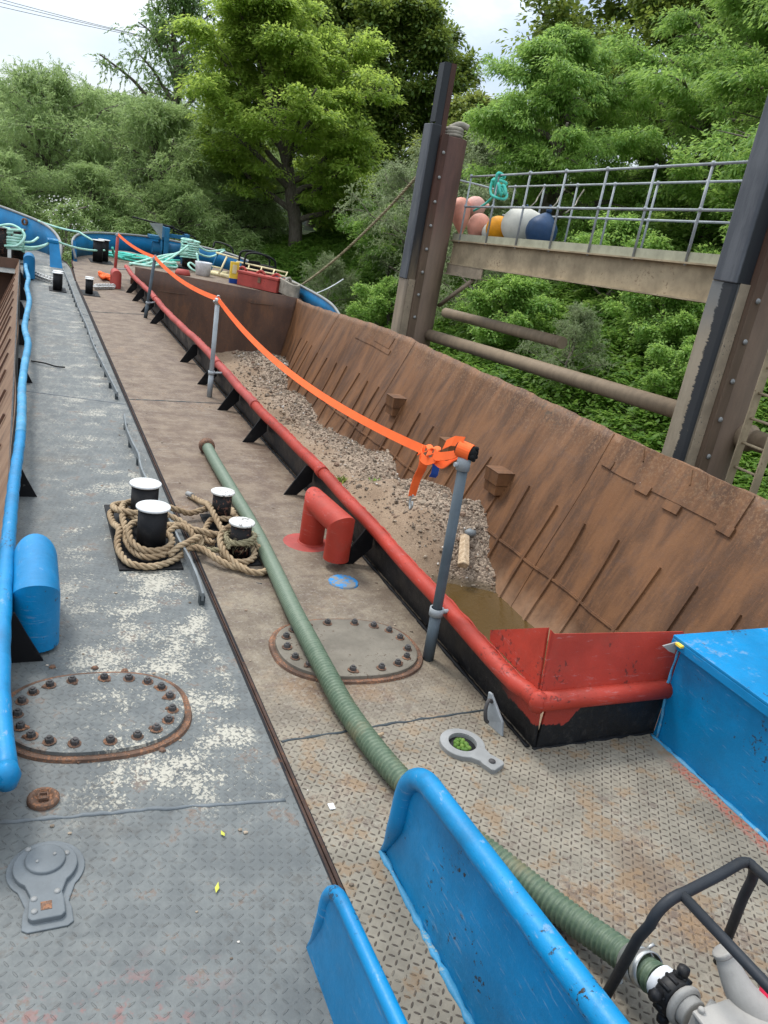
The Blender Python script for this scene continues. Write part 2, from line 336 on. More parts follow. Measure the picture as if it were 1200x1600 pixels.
M['leaf_dark'] = leaf_mat('dark_green_leaves', (0.064, 0.124, 0.024), (0.138, 0.220, 0.039), (0.252, 0.299, 0.054), .28)
M['leaf_olive'] = leaf_mat('yellow_green_leaves', (0.119, 0.182, 0.036), (0.193, 0.252, 0.050), (0.267, 0.294, 0.071), .33)
M['leaf_herb'] = leaf_mat('nettle_leaves', (0.075, 0.168, 0.022), (0.152, 0.281, 0.041), (0.240, 0.359, 0.071), .38)
M['leaf_willow2'] = leaf_mat('open_crown_leaves', (0.087, 0.164, 0.045), (0.144, 0.239, 0.064), (0.230, 0.329, 0.101), .35)
M['leaf_pale'] = leaf_mat('pale_sallow_leaves', (.15, .20, .085), (.22, .28, .12), (.3, .34, .2), .4)
M['blossom'] = paint('white_blossom', (.72, .7, .62), 0, .7)
M['peach'] = paint('peach_buoy_plastic', (.60, .26, .18), .1, .45, 2, (.5, .4, .3), .12, .2, .4, (.4, .25, .18), .4)
M['peach2'] = paint('faded_pink_buoy', (.62, .34, .28), .1, .45, 2, (.5, .4, .35), .1, .2)
M['buoyw'] = paint('off_white_buoy', (.52, .50, .43), .2, .5, 2, (.35, .32, .25), .08, .3, .4, (.4, .38, .3), .6)
M['buoyo'] = paint('yellow_orange_buoy', (.75, .30, .01), .1, .4, 2, (.6, .3, .05), .08, .2)
M['buoyb'] = paint('navy_blue_buoy', (.02, .05, .11), .12, .38, 2, (.1, .12, .14), .15, .2)
M['leafy'] = paint('yellow_fallen_leaf', (.5, .5, .08), 0, .6)

# ------------------------------------------------------------------ mesh helpers
class MB:
    def __init__(s): s.v = []; s.f = []; s.sm = []
    def add(s, vs, fs, smooth=False):
        k = len(s.v); s.v += [tuple(v) for v in vs]; s.f += [tuple(i+k for i in f) for f in fs]; s.sm += [smooth]*len(fs); return s
    def box(s, x0, x1, y0, y1, z0, z1):
        vs = [(x, y, z) for z in (z0, z1) for y in (y0, y1) for x in (x0, x1)]
        return s.add(vs, [(0, 2, 3, 1), (4, 5, 7, 6), (0, 1, 5, 4), (2, 6, 7, 3), (0, 4, 6, 2), (1, 3, 7, 5)])
    def prism(s, poly, axis, a, b):
        """extrude a 2D polygon along axis x, y or z from a to b"""
        def P(u, v, t): return {'x': (t, u, v), 'y': (u, t, v), 'z': (u, v, t)}[axis]
        n = len(poly); vs = [P(u, v, a) for u, v in poly]+[P(u, v, b) for u, v in poly]
        fs = [tuple(range(n)), tuple(range(2*n-1, n-1, -1))]+[(i, i+n, (i+1) % n+n, (i+1) % n) for i in range(n)]
        return s.add(vs, fs)
    def slab(s, quad, nrm, t):
        """thick plate from a planar outline"""
        n = len(quad); d = Vector(nrm)*t; vs = [Vector(q) for q in quad]; vs += [q-d for q in vs]
        fs = [tuple(range(n)), tuple(range(2*n-1, n-1, -1))]+[(i, i+n, (i+1) % n+n, (i+1) % n) for i in range(n)]
        return s.add(vs, fs)
    def elbow(s, path, r, sides=24):
        """mitred pipe: every length shaded on its own"""
        t = MB(); n = len(path); P_ = [Vector(p) for p in path]; t.u0 = (P_[1]-P_[0]).cross(P_[2]-P_[1]).normalized(); t.tube(path, r, sides, cap=False)
        for i in range(n-1):
            vs = t.v[i*sides:(i+2)*sides]; s.add(vs, [(j, (j+1) % sides, sides+(j+1) % sides, sides+j) for j in range(sides)], True)
        s.add(t.v[:sides], [tuple(range(sides-1, -1, -1))]); s.add(t.v[-sides:], [tuple(range(sides))]); return s
    def tube(s, path, r, sides=10, cap=True, smooth=True, closed=False, squash=1.0):
        P = [Vector(p) for p in path]; n = len(P)
        if n < 2: return s
        T = []
        for i in range(n):
            a = P[i]-P[i-1] if (i > 0 or closed) else P[1]-P[0]; b = P[(i+1) % n]-P[i] if (i < n-1 or closed) else P[-1]-P[-2]
            a = a.normalized(); b = b.normalized(); t = a+b; T.append((t.normalized() if t.length > 1e-6 else a, a, b))
        u = Vector((0, 0, 1)).cross(T[0][0])
        if u.length < .05: u = Vector((1, 0, 0)).cross(T[0][0])
        u.normalize(); vs = []
        if getattr(s, 'u0', None) is not None: u = s.u0.copy()
        for i in range(n):
            t, a, b = T[i]; u = u-t*u.dot(t)
            if u.length < 1e-6: u = t.orthogonal()
            u.normalize(); v = t.cross(u); R = r[i] if hasattr(r, '__len__') else r
            bend = b-a; k = 1.0
            if bend.length > 1e-3:
                k = min(2.0, 1/max(.3, a.dot(t))); bd = (bend-t*bend.dot(t)).normalized()
            for j in range(sides):
                q = 2*PI*j/sides; d = u*math.cos(q)*R+v*math.sin(q)*R*squash
                if k > 1.001: d = d+bd*d.dot(bd)*(k-1)
                vs.append(P[i]+d)
        fs = []
        for i in range(n if closed else n-1):
            for j in range(sides):
                k2 = (i+1) % n; fs.append((i*sides+j, i*sides+(j+1) % sides, k2*sides+(j+1) % sides, k2*sides+j))
        s.add(vs, fs, smooth)
        if cap and not closed:
            k0 = len(s.v)-len(vs); s.f += [tuple(k0+j for j in range(sides-1, -1, -1)), tuple(k0+(n-1)*sides+j for j in range(sides))]; s.sm += [False, False]
        return s
    def cyl(s, a, b, r, sides=16, smooth=True): return s.tube([a, b], r, sides, True, smooth)
    def lathe(s, prof, c=(0, 0, 0), sides=20, axis=(0, 0, 1), smooth=True):
        ax = Vector(axis).normalized(); u = ax.orthogonal().normalized(); v = ax.cross(u); c = Vector(c); vs = []
        for r, h in prof:
            for j in range(sides):
                q = 2*PI*j/sides; vs.append(c+ax*h+(u*math.cos(q)+v*math.sin(q))*max(r, 1e-4))
        n = len(prof); fs = [(i*sides+j, i*sides+(j+1) % sides, (i+1)*sides+(j+1) % sides, (i+1)*sides+j) for i in range(n-1) for j in range(sides)]
        return s.add(vs, fs, smooth)
    def ribbon(s, path, wvec, width, th=.004):
        P = [Vector(p) for p in path]; n = len(P); vs = []
        for i in range(n):
            wv = wvec[i] if isinstance(wvec, list) else wvec; wv = Vector(wv).normalized()
            t = (P[min(n-1, i+1)]-P[max(0, i-1)]).normalized(); nn = t.cross(wv).normalized()
            for a, b in ((-1, -1), (1, -1), (1, 1), (-1, 1)): vs.append(P[i]+wv*a*width/2+nn*b*th/2)
        fs = [(i*4+j, i*4+(j+1) % 4, (i+1)*4+(j+1) % 4, (i+1)*4+j) for i in range(n-1) for j in range(4)]
        fs += [(3, 2, 1, 0), tuple(4*(n-1)+j for j in range(4))]
        return s.add(vs, fs, False)
    def obj(s, name, mat, parent=None, bevel=0, label=None, solid=0):
        me = bpy.data.meshes.new(name); V3 = np.array(s.v, dtype=float)
        lo = V3.min(0); hi = V3.max(0); c = Vector(((lo[0]+hi[0])/2, (lo[1]+hi[1])/2, lo[2]))
        me.from_pydata([tuple(v) for v in (V3-np.array(c))], [], s.f)
        me.polygons.foreach_set('use_smooth', s.sm); me.materials.append(mat)
        bm = bmesh.new(); bm.from_mesh(me); bmesh.ops.recalc_face_normals(bm, faces=bm.faces); bm.to_mesh(me); bm.free()
        o = bpy.data.objects.new(name, me); C.objects.link(o)
        if parent is not None: o.parent = parent; o.location = c-wl(parent)
        else: o.location = c
        if bevel:
            b = o.modifiers.new('bevel', 'BEVEL'); b.width = bevel; b.segments = 2; b.limit_method = 'ANGLE'; b.angle_limit = .6
        if label: o['label'] = label
        return o
def wl(o):
    v = Vector(o.location)
    while o.parent: o = o.parent; v += Vector(o.location)
    return v
def thing(name, label, cat, loc, group=None):
    o = bpy.data.objects.new(name, None); C.objects.link(o); o.location = loc; o.empty_display_size = .2
    o['label'] = label; o['category'] = cat
    if group: o['group'] = group
    return o
def tag(o, label=None, cat=None, group=None, kind=None):
    for k, v in (('label', label), ('category', cat), ('group', group), ('kind', kind)):
        if v: o[k] = v
    return o
def kids(o): return [c for c in bpy.data.objects if c.parent == o]
def dup(o, loc, label=None, group=None, rz=None, scale=None):
    cp = {}
    def rec(a, par):
        c = a.copy(); C.objects.link(c); c.parent = par
        for k in kids_of.get(a.name, []): rec(k, c)
        return c
    kids_of = {}
    for c in list(bpy.data.objects):
        if c.parent: kids_of.setdefault(c.parent.name, []).append(c)
    r = rec(o, o.parent); r.location = loc
    if rz is not None: r.rotation_euler.z = rz
    if scale: r.scale = scale if hasattr(scale, '__len__') else (scale,)*3
    if label: r['label'] = label
    if group: r['group'] = group
    return r
def catmull(pts, n=12, closed=False):
    P = [Vector(p) for p in pts]; out = []; N = len(P)
    rng = range(N) if closed else range(N-1)
    for i in rng:
        p0 = P[(i-1) % N] if (closed or i > 0) else P[0]*2-P[1]; p1 = P[i]; p2 = P[(i+1) % N]
        p3 = P[(i+2) % N] if (closed or i+2 < N) else P[-1]*2-P[-2]
        for k in range(n):
            t = k/n; out.append(.5*((2*p1)+(p2-p0)*t+(2*p0-5*p1+4*p2-p3)*t*t+(3*p1-p0-3*p2+p3)*t**3))
    if not closed: out.append(P[-1])
    return out
def resample(path, step):
    P = [Vector(p) for p in path]; out = [P[0].copy()]; acc = 0
    for a, b in zip(P, P[1:]):
        d = (b-a).length
        if d < 1e-9: continue
        t = step-acc
        while t <= d: out.append(a+(b-a)*(t/d)); t += step
        acc = d-(t-step)
    return out
def rope(mb, pts, r, lay=None, step=None, strands=3, sides=6, n=14):
    lay = lay or r*6.5; step = step or lay/10
    P = resample(catmull(pts, n), step); 
    if len(P) < 3: return
    u = None; fr = []
    for i in range(len(P)):
        t = (P[min(len(P)-1, i+1)]-P[max(0, i-1)]).normalized()
        if u is None: u = t.orthogonal().normalized()
        u = (u-t*u.dot(t)).normalized(); fr.append((u.copy(), t.cross(u)))
    for k in range(strands):
        path = []
        for i, p in enumerate(P):
            q = 2*PI*(i*step/lay+k/strands); path.append(p+(fr[i][0]*math.cos(q)+fr[i][1]*math.sin(q))*r*.56)
        mb.tube(path, r*.52, sides)
random.seed(4)
# ================================================================== RIGHT BARGE
BR = thing('barge', 'right-hand work barge with worn brown side deck, red coaming rail and open rusty hold', 'barge', (3.4, 8, -1.6), 'barges moored side by side')
def sstep(a, b, x):
    t = max(0, min(1, (x-a)/(b-a))); return t*t*(3-2*t)
def fz(y): return .15*sstep(16.2, 19.2, y)                   # the deck rises a little towards the bow
bowR = [(.948, 17), (.955, 18.4), (.965, 19.3), (1.02, 20.1), (1.2, 21.0), (1.62, 22.1), (2.3, 23.1), (2.9, 23.8), (3.5, 24.2), (4.2, 24.4), (4.8, 24.1), (5.3, 23.2), (5.6, 21.8), (5.78, 20), (5.88, 18), (5.98, 16.4)]
def deck_sheet(name, mat, par, x0, x1, y0, y1, edges=None, th=.012):
    b = MB(); n = max(1, int((y1-y0)/.5))
    for i in range(n+1):
        y = y0+(y1-y0)*i/n; b.v += [(x0, y, fz(y)), (x1, y, fz(y))]
    for i in range(n): b.f.append((2*i, 2*i+1, 2*i+3, 2*i+2)); b.sm.append(False)
    return b.obj(name, mat, par)
def poly_deck(name, mat, par, pts):
    """fan the outline into strips across x so the deck can rise forward"""
    b = MB(); ys = sorted(set([round(p[1], 3) for p in pts]+[17+.4*i for i in range(20)])); ys = [y for y in ys if min(p[1] for p in pts) <= y <= max(p[1] for p in pts)]
    prev = None
    for y in ys:
        xs = []
        for (xa, ya), (xb, yb) in zip(pts, pts[1:]+pts[:1]):
            if (ya <= y < yb) or (yb <= y < ya): xs.append(xa+(xb-xa)*(y-ya)/(yb-ya))
        if len(xs) < 2: continue
        a = (min(xs), y, fz(y)); c = (max(xs), y, fz(y)); k = len(b.v); b.v += [a, c]
        if prev is not None: b.f.append((prev, prev+1, k+1, k)); b.sm.append(False)
        prev = k
    return b.obj(name, mat, par)
deck_sheet('side_deck', M['deckR'], BR, .948, 2.035, -3, 17)
deck_sheet('side_deck', M['deckR'], BR, 5.56, 6.2, 2.27, 16.999)
deck_sheet('aft_deck', M['deckR'], BR, 2.0351, 6.2, -3, 2.268)
poly_deck('foredeck', M['deckR'], BR, [(.948, 17.0)]+bowR[1:-2]+[(5.93, 17.0)])
def hull_band(par, pts, mat, zb=-2.3):
    b = MB()
    for x, y in pts: b.v += [(x, y, fz(y)-.004), (x, y, zb)]
    for i in range(len(pts)-1): b.f.append((2*i, 2*i+1, 2*i+3, 2*i+2)); b.sm.append(True)
    o = b.obj('hull', mat, par); m = o.modifiers.new('s', 'SOLIDIFY'); m.thickness = .01; m.offset = -1; return o
hull_band(BR, [(.947, -3)]+bowR+[(6.2, 15), (6.2, -3)], M['hullp'])
b = MB(); b.box(.942, .953, -3, 18.2, -.03, .004); b.tube([(x, y, fz(y)+.004) for x, y in bowR[1:12]], .016, 6); b.obj('rubbing_edge', M['rustdk2'], BR)

# ---- port coaming
XC = 2.035
b = MB(); b.slab([(XC, 2.262, 0), (XC, 17.0, 0.02), (XC-.03, 17.0, .30), (XC-.03, 11, .28), (XC-.03, 2.262, .25)], (-1, 0, 0), .014)
b.obj('coaming_side', M['coam'], BR)
b = MB(); b.slab([(XC+.014, 2.27, -.02), (2.72, 2.27, -.02), (2.72, 2.27, .25), (XC+.014, 2.27, .25)], (0, 1, 0), .014); b.obj('coaming_end', M['coam'], BR)
# inner hopper side of the port coaming, going down into the hold
b = MB(); b.slab([(XC-.012, 2.29, .25), (XC-.012, 17, .28), (XC+.55, 17, -2.1), (XC+.55, 2.29, -2.1)], (1, 0, .2), .01); b.obj('hopper_side', M['hold'], BR)
# ---- red pipe rail in joggled lengths, with the weld line on its inside
def wob(seed, a=.008): 
    r = random.Random(seed); ph = [r.random()*6.28 for _ in range(4)]
    return lambda t: a*(math.sin(t*1.3+ph[0])+.6*math.sin(t*2.9+ph[1])+.3*math.sin(t*6.1+ph[2]))
wx = wob(3, .010); wz = wob(8, .008)
def railpt(y): return (1.978+wx(y)*1.0-.005*sstep(2, 6, y), y, .255+wz(y)+.03*sstep(3, 9, y)+fz(y)*.5)
segs = [(2.28, 5.1), (5.1, 7.0), (7.0, 8.7), (8.7, 13.6), (13.6, 18.0)]
for i, (a, c) in enumerate(segs):
    b = MB(); path = [railpt(a+(c-a)*k/24) for k in range(25)]
    if i == 0: path[0] = (1.985, 2.25, .25); path.insert(1, (1.98, 2.32, .253))
    b.tube(path, .04, 14)
    if i: b.tube([(p[0], p[1]-.03, p[2]) for p in path[:2]], .047, 14)
    r = random.Random(i); wp = [(p[0]+.036+r.uniform(-.004, .004), p[1], p[2]+.022+r.uniform(-.003, .003)) for p in resample(path, .045)]
    b.tube(wp, [.006*r.uniform(.7, 1.5) for _ in wp], 5)
    b.obj('rail_pipe', M['red' if i < 2 else 'redpink'], BR)
b = MB(); b.tube([(1.985, 2.25, .25), (2.4, 2.25, .245), (2.80, 2.25, .24)], .043, 18); b.lathe([(0, .05), (.03, .04), (.042, 0), (.03, -.04), (0, -.05)], (1.985, 2.25, .25), 16)
wp = [(2.0+.04*i, 2.283, .283+random.uniform(-.003, .003)) for i in range(21)]; b.tube(wp, .007, 5)
b.obj('end_rail_pipe', M['red'], BR)
b = MB(); b.slab([(2.01, 2.285, .275), (2.80, 2.285, .27), (2.81, 2.36, .475), (2.06, 2.36, .51)], (0, 1, -.4), .012)
b.slab([(2.01, 2.285, .278), (2.045, 2.37, .535), (2.02, 2.72, .325), (2.015, 2.70, .28)], (1, 0, 0), .012); b.slab([(2.005, 2.28, .275), (2.04, 2.355, .535), (2.07, 2.36, .51)], (0, 1, 0), .01)
b.obj('hopper_lip', M['red'], BR)
# support brackets under the rail
for y in (4.15, 5.37, 6.70, 7.79, 8.89, 10.08, 12.90, 14.03, 15.30, 16.36):
    z0 = fz(y)
    b2 = MB(); b2.slab([(1.80, y-.006, z0), (1.90, y-.006, z0), (2.01, y-.006, z0+.11), (2.01, y-.006, z0+.235), (1.945, y-.006, z0+.235)], (0, 1, 0), .013); b2.obj('bracket', M['black'], BR)
# red goosenecks
def vent(par, x, y0, y1, r, top, mat, z0=0.0, gap=.05, x1=None, splash=None):
    x1 = x if x1 is None else x1
    b = MB(); b.elbow([(x, y1, z0), (x, y1, z0+top-r), (x1, y0, z0+top-r), (x1, y0, z0+gap)], r, 30)
    if gap > 0: b.lathe([(r, .012), (r+.008, .006), (r+.012, 0)], (x, y1, z0), 26)
    return b.obj('vent_pipe', mat, par)
vent(BR, 1.73, 4.10, 4.47, .080, .36, M['red'], 0, .055, 1.765)
vent(BR, 1.665, 16.75, 17.1, .09, .33, M['redpink'], fz(17), -.01)
b = MB(); b.lathe([(0, .003), (.15, .002), (.155, 0)], (1.70, 4.47, 0), 18); b.obj('paint_splash', M['redpink'], BR)
# worn disc set in the deck
b = MB(); b.lathe([(0, .012), (.082, .012), (.09, .006), (.092, 0)], (1.745, 3.885, 0), 28); b.obj('deck_plug', M['discblue'], BR)

# ---- hand-rail posts
def post(par, x, y, h, mat, lean=(0, 0), r=.024, z0=0.0, top=True):
    b = MB(); T = (x+lean[0], y+lean[1], z0+h); b.cyl((x, y, z0), T, r, 14); b.cyl((x, y, z0), (x+lean[0]*.25, y+lean[1]*.25, z0+.25*h), r+.004, 14)
    p = b.obj('handrail_post', mat, par)
    c = MB(); k = .255*h; px = x+lean[0]*.3; c.lathe([(r+.004, -.02), (r+.011, -.02), (r+.011, .02), (r+.004, .02)], (px, y+lean[1]*.3, z0+k), 16); c.tube([(px+r, y, z0+k), (1.95, y, z0+.27)], .012, 6)
    oc = c.obj('clamp', M['galv'], p)
    if top:
        c = MB(); c.lathe([(r+.001, -.055), (r+.008, -.055), (r+.008, .0), (r+.003, .005), (0, .006)], T, 16); c.cyl((T[0]-r-.022, T[1], T[2]-.03), (T[0]-r, T[1], T[2]-.03), .011, 8)
        e = MB(); c.lathe([(.013, -.008), (.02, -.008), (.02, .008), (.013, .008), (.013, -.008)], (T[0]+.005, T[1], T[2]+.018), 14, (0, 1, .2))
        c.obj('cap', M['steel'] if mat is M['galv'] else M['galv'], p)
    return T
T4 = post(BR, 1.885, 3.01, 1.07, M['greypost'], (-.03, 0), .025)
T3 = post(BR, 1.825, 8.31, 1.03, M['galv'], (0, .02))
T2 = post(BR, 1.80, 13.4, .96, M['greypost'], (.09, 0), .025)
T1 = post(BR, 1.70, 17.55, .93, M['redpink'], (.03, .02), .03, fz(17.5))

# ---- starboard hopper wall
def wallx(z): return 5.5-.42*(.45-z)
def topz(y): return .45-.22*sstep(11.5, 17, y)
def wallpt(y, z, off=0.0):
    k = .42-.22*sstep(14.3, 17, y); d = wob2(y, z); return (5.5-k*(.45-z)+d-off*.92, y, z-off*.0+off*.38)
def wob2(y, z): return .018*math.sin(y*1.7+z*2)+.013*math.sin(y*4.1-z*3+1)+.008*math.sin(y*7.3+2*z)+.006*math.sin(y*11.7+5*z)
b = MB(); ny, nz2_ = 150, 26
for i in range(ny+1):
    y = 1.2+(17-1.2)*i/ny
    for j in range(nz2_+1):
        z = topz(y)+(-2.0-topz(y))*j/nz2_; q = wallpt(y, z)
        b.v.append((q[0], q[1], q[2]+(.006*math.sin(y*9)+.004*math.sin(y*23) if j == 0 else 0)))
for i in range(ny):
    for j in range(nz2_): a = i*(nz2_+1)+j; b.f.append((a, a+1, a+nz2_+2, a+nz2_+1)); b.sm.append(True)
o = b.obj('hopper_wall', M['hold'], BR); m = o.modifiers.new('s', 'SOLIDIFY'); m.thickness = .018; m.offset = -1
def wallbar(y0, z0, y1, z1, wd, th, name='stiffener', mat=None):
    b = MB(); A = Vector(wallpt(y0, z0)); B = Vector(wallpt(y1, z1)); d = (B-A).normalized(); nn = Vector((-.922, 0, .387)); s = d.cross(nn).normalized()
    n = max(8, int((B-A).length/.12)); pp = [Vector(wallpt(y0+(y1-y0)*i/n, z0+(z1-z0)*i/n)) for i in range(n+1)]; vs = []
    for p in pp: vs += [p-s*wd/2-nn*.01, p+s*wd/2-nn*.01, p+s*wd/2*.8+nn*th, p-s*wd/2*.8+nn*th]
    fs = [(i*4+j, i*4+(j+1) % 4, (i+1)*4+(j+1) % 4, (i+1)*4+j) for i in range(n) for j in range(4)]+[(3, 2, 1, 0), (4*n, 4*n+1, 4*n+2, 4*n+3)]
    b.add(vs, fs); return b.obj(name, mat or M['hold'], BR)
yy = 3.35
r = random.Random(5)
for y in [3.3, 3.82, 4.32, 4.80, 5.32, 5.82, 6.33, 6.84, 7.31, 7.8, 8.3, 8.8, 9.3, 9.8, 10.3, 10.8, 11.3, 11.8, 12.3, 12.8, 13.3, 13.8, 14.3, 14.8, 15.3, 15.8]:
    wallbar(y+r.uniform(-.03, .03), -.40+r.uniform(-.04, .04), y, -1.7, .038, .022)
wallbar(2.3, -1.03, 14.6, -1.05, .03, .016, 'knuckle_weld')
for y in (6.15, 11.05, 14.3, 3.0): wallbar(y, topz(y)-.02, y-.05, -1.7, .012, .006, 'plate_seam')
# doubler plate along the top edge with broken lower edge and welded straps
def wallplate(y0, y1, z0, z1, th, name, mat=M['hold']):
    b = MB(); n = max(2, int((y1-y0)/.15)); nn = Vector((-.922, 0, .387)); vs = []
    for i in range(n+1):
        y = y0+(y1-y0)*i/n
        for z, t in ((z0, -.005), (z0, th), (z1, th), (z1, -.005)): vs.append(Vector(wallpt(y, z))+nn*t)
    fs = [(i*4+j, i*4+(j+1) % 4, (i+1)*4+(j+1) % 4, (i+1)*4+j) for i in range(n) for j in range(4)]+[(3, 2, 1, 0), (4*n, 4*n+1, 4*n+2, 4*n+3)]
    b.add(vs, fs); return b.obj(name, mat, BR)
wallplate(4.35, 6.0, .115, .44, .014, 'doubler_plate', M['hold'])
for (y, z) in ((6.02, .12), (5.45, .06), (5.05, .03), (4.45, .07)): wallplate(y-.12, y+.06, z, z+.08, .026, 'strap_plate')
for (y, dz) in ((5.6, 0), (5.0, .02), (4.82, 0)): wallbar(y+.05, .42, y-.02, .32-dz, .02, .022, 'weld_stub')
wallplate(11.6, 13.1, .1, .17, .012, 'strap_plate'); wallplate(11.7, 12.4, .18, .36, .012, 'strap_plate')
# welded box steps
for (y, z) in ((10.45, -.36), (8.55, -.46), (7.35, -.44)):
    b = MB(); x = wallx(z); b.box(x-.2, x+.02, y-.14, y+.14, z-.1, z+.05); b.box(x-.185, x-.0, y-.13, y+.13, z-.22, z-.105); b.box(x-.205, x+.02, y-.145, y+.145, z+.051, z+.057)
    b.obj('box_step', M['hold'], BR, .008)
# ---- forward bulkhead of the hold
b = MB(); n = 24; vs = []
zt = lambda x: .45-.21*(x-2)/3.5
for i in range(n+1):
    x = 2.03+(5.53-2.03)*i/n; d = .015*math.sin(x*3)+.01*math.sin(x*7.1)
    for j in range(9): z = zt(x)+(-2-zt(x))*j/8; vs.append((x, 17+d, z))
fs = [(i*9+j, i*9+j+1, (i+1)*9+j+1, (i+1)*9+j) for i in range(n) for j in range(8)]
b.add(vs, fs, True); o = b.obj('bulkhead', M['holdb'], BR); m = o.modifiers.new('s', 'SOLIDIFY'); m.thickness = .02
b = MB(); b.box(1.96, 5.56, 17.025, 17.09, .1, .22); b.obj('bulkhead_lip', M['holdb'], BR)

# ---- deck fittings on the right barge
def weld(par, pts, r0=.008, mat=None, seed=1):
    b = MB(); rr = random.Random(seed); P = resample(pts, .03); P = [(p[0], p[1]+rr.uniform(-.004, .004), p[2]) for p in P]
    b.tube(P, [r0*rr.uniform(.6, 1.4) for _ in P], 5, squash=.6); return b.obj('weld_seam', mat or M['dgrey'], par)
weld(BR, [(.965, 2.50, 0), (1.5, 2.535, 0), (2.03, 2.56, 0)], .007); weld(BR, [(.965, 7.97, 0), (1.99, 8.06, 0)], .008); weld(BR, [(.965, 13.42, 0), (1.99, 13.8, 0)], .01)
weld(BR, [(2.012, 2.27, .004), (2.012, 8, .004), (2.012, 16, .004)], .012, M['black']); weld(BR, [(2.03, 2.255, 0), (2.72, 2.255, 0)], .012, M['black'])
def manhole(par, cx, cy, a, bb, nb, mat, boltmat, seed, ang=0.0):
    """oval cover: bolt ring on a raised plate"""
    rr = random.Random(seed)
    def ov(sx, sy, q, e=2.4): c, s = math.cos(q), math.sin(q); X = sx*abs(c)**(2/e)*(1 if c > 0 else -1); Y = sy*abs(s)**(2/e)*(1 if s > 0 else -1); return (cx+X*math.cos(ang)-Y*math.sin(ang), cy+X*math.sin(ang)+Y*math.cos(ang))
    def ring(b, prof, n=72):
        k = len(b.v)
        for s_, z in prof:
            for i in range(n): x, y = ov(a-s_, bb-s_, 2*PI*i/n); b.v.append((x, y, z))
        for i in range(len(prof)-1):
            for j in range(n): b.f.append((k+i*n+j, k+i*n+(j+1) % n, k+(i+1)*n+(j+1) % n, k+(i+1)*n+j)); b.sm.append(False)
        b.f.append(tuple(k+(len(prof)-1)*n+j for j in range(n))); b.sm.append(False)
    b = MB(); ring(b, [(-.004, 0), (0, .012), (.012, .014), (.02, .010)]); b.obj('coaming_ring', M['rust'], par)
    b = MB(); ring(b, [(.026, .009), (.028, .024), (.034, .026)]); cov = b.obj('manhole_cover', mat, par)
    for i in range(nb):
        q = 2*PI*(i+.5)/nb; x, y = ov(a-.075, bb-.075, q); z = .026; tl = (rr.uniform(-.1, .1), rr.uniform(-.1, .1), 1)
        m = MB(); m.lathe([(0, .021), (.0145, .021), (.0165, .018), (.0165, .002)], (x, y, z), 6, tl, False); m.lathe([(0, .027), (.0085, .027), (.0085, .019)], (x, y, z), 9, tl, False); wa_ = MB(); wa_.lathe([(0, 0.004), (.022*rr.uniform(.95, 1.25), .0035), (.025, 0)], (x, y, z), 10, tl, False); wa_.obj('washer', M['rust'], cov)
        m.obj('bolt', boltmat, cov)
        if rr.random() < .5:
            f = MB(); q2 = rr.random()*6.28; f.lathe([(0, .005), (.010, .006), (.013, 0)], (x+.022*math.cos(q2), y+.022*math.sin(q2), z), 5, (.1, .2, 1), False); f.obj('rust_flake', M['rust'], cov)
    return cov
manhole(BR, 1.49, 3.145, .385, .30, 17, M['deckcov'], M['rustdk'], 3, -.06)
weld(BR, [(1.25, 3.9, 0), (1.2, 3.92, 0)], .004)
def keyhole(b, cx, cy, R_, L_, wd, th, tail=.09, ang=0.0, hole=0.0, z0=.0):
    pts = []; n = 30; a0 = math.asin(min(1, wd/R_))
    for i in range(n+1): q = -PI/2+a0*1.25+(2*PI-2*a0*1.25)*i/n; pts.append((R_*math.cos(q), R_*math.sin(q)))
    pts += [(-wd*.9, -R_*1.25), (-wd, -R_-L_*.5), (-wd*1.05, -L_-R_), (-wd*.8, -L_-R_-.012), (wd*.8, -L_-R_-.012), (wd*1.05, -L_-R_), (wd, -R_-L_*.5), (wd*.9, -R_*1.25)]
    P = [(cx+x*math.cos(ang)-y*math.sin(ang), cy+x*math.sin(ang)+y*math.cos(ang)) for x, y in pts]
    return P
def keyobj(par, cx, cy, R_, L_, wd, th, ang, mat, rim, name, hole):
    P = keyhole(None, cx, cy, R_, L_, wd, th, ang=ang); n = len(P); b = MB()
    if not hole: b.prism(P, 'z', .0, th)
    else:
        H_ = []
        c0 = Vector((cx, cy))
        for x, y in P:
            d = Vector((x, y))-c0; H_.append(tuple(c0+d.normalized()*hole))
        vs = [(x, y, 0) for x, y in P]+[(x, y, th) for x, y in P]+[(x, y, th+.002) for x, y in H_]+[(x, y, -.0) for x, y in H_]
        fs = []
        for i in range(n): j = (i+1) % n; fs += [(i, j, j+n, i+n), (i+n, j+n, j+2*n, i+2*n), (i+2*n, j+2*n, j+3*n, i+3*n)]
        b.add(vs, fs)
    return b.obj(name, mat, par, .004)
# open ring fitting with a bolted tail
k = keyobj(BR, 1.715, 2.33, .098, .085, .042, .022, .42, M['palegrey'], None, 'fuel_filler_plate', .06)
b = MB(); b.lathe([(.061, .024), (.061, -.0), (.061, .004), (0, .004)], (1.715, 2.33, 0.0), 24); b.obj('filler_well', M['hullp'], k)
b = MB(); 
for q in range(22): aa = q*2.4; b.lathe([(0, .012), (.009, .01), (.011, 0)], (1.715+.035*math.cos(aa)*random.random(), 2.33+.035*math.sin(aa), .004), 5)
b.obj('moss', M['leaf_mid'], k)
b = MB(); a_ = .42; tx = 1.715+math.sin(a_)*.155; ty = 2.33-math.cos(a_)*.155; b.lathe([(.015, .0), (.015, .006), (0, .007)], (tx, ty, .021), 10); b.obj('bolt', M['rustdk'], k)
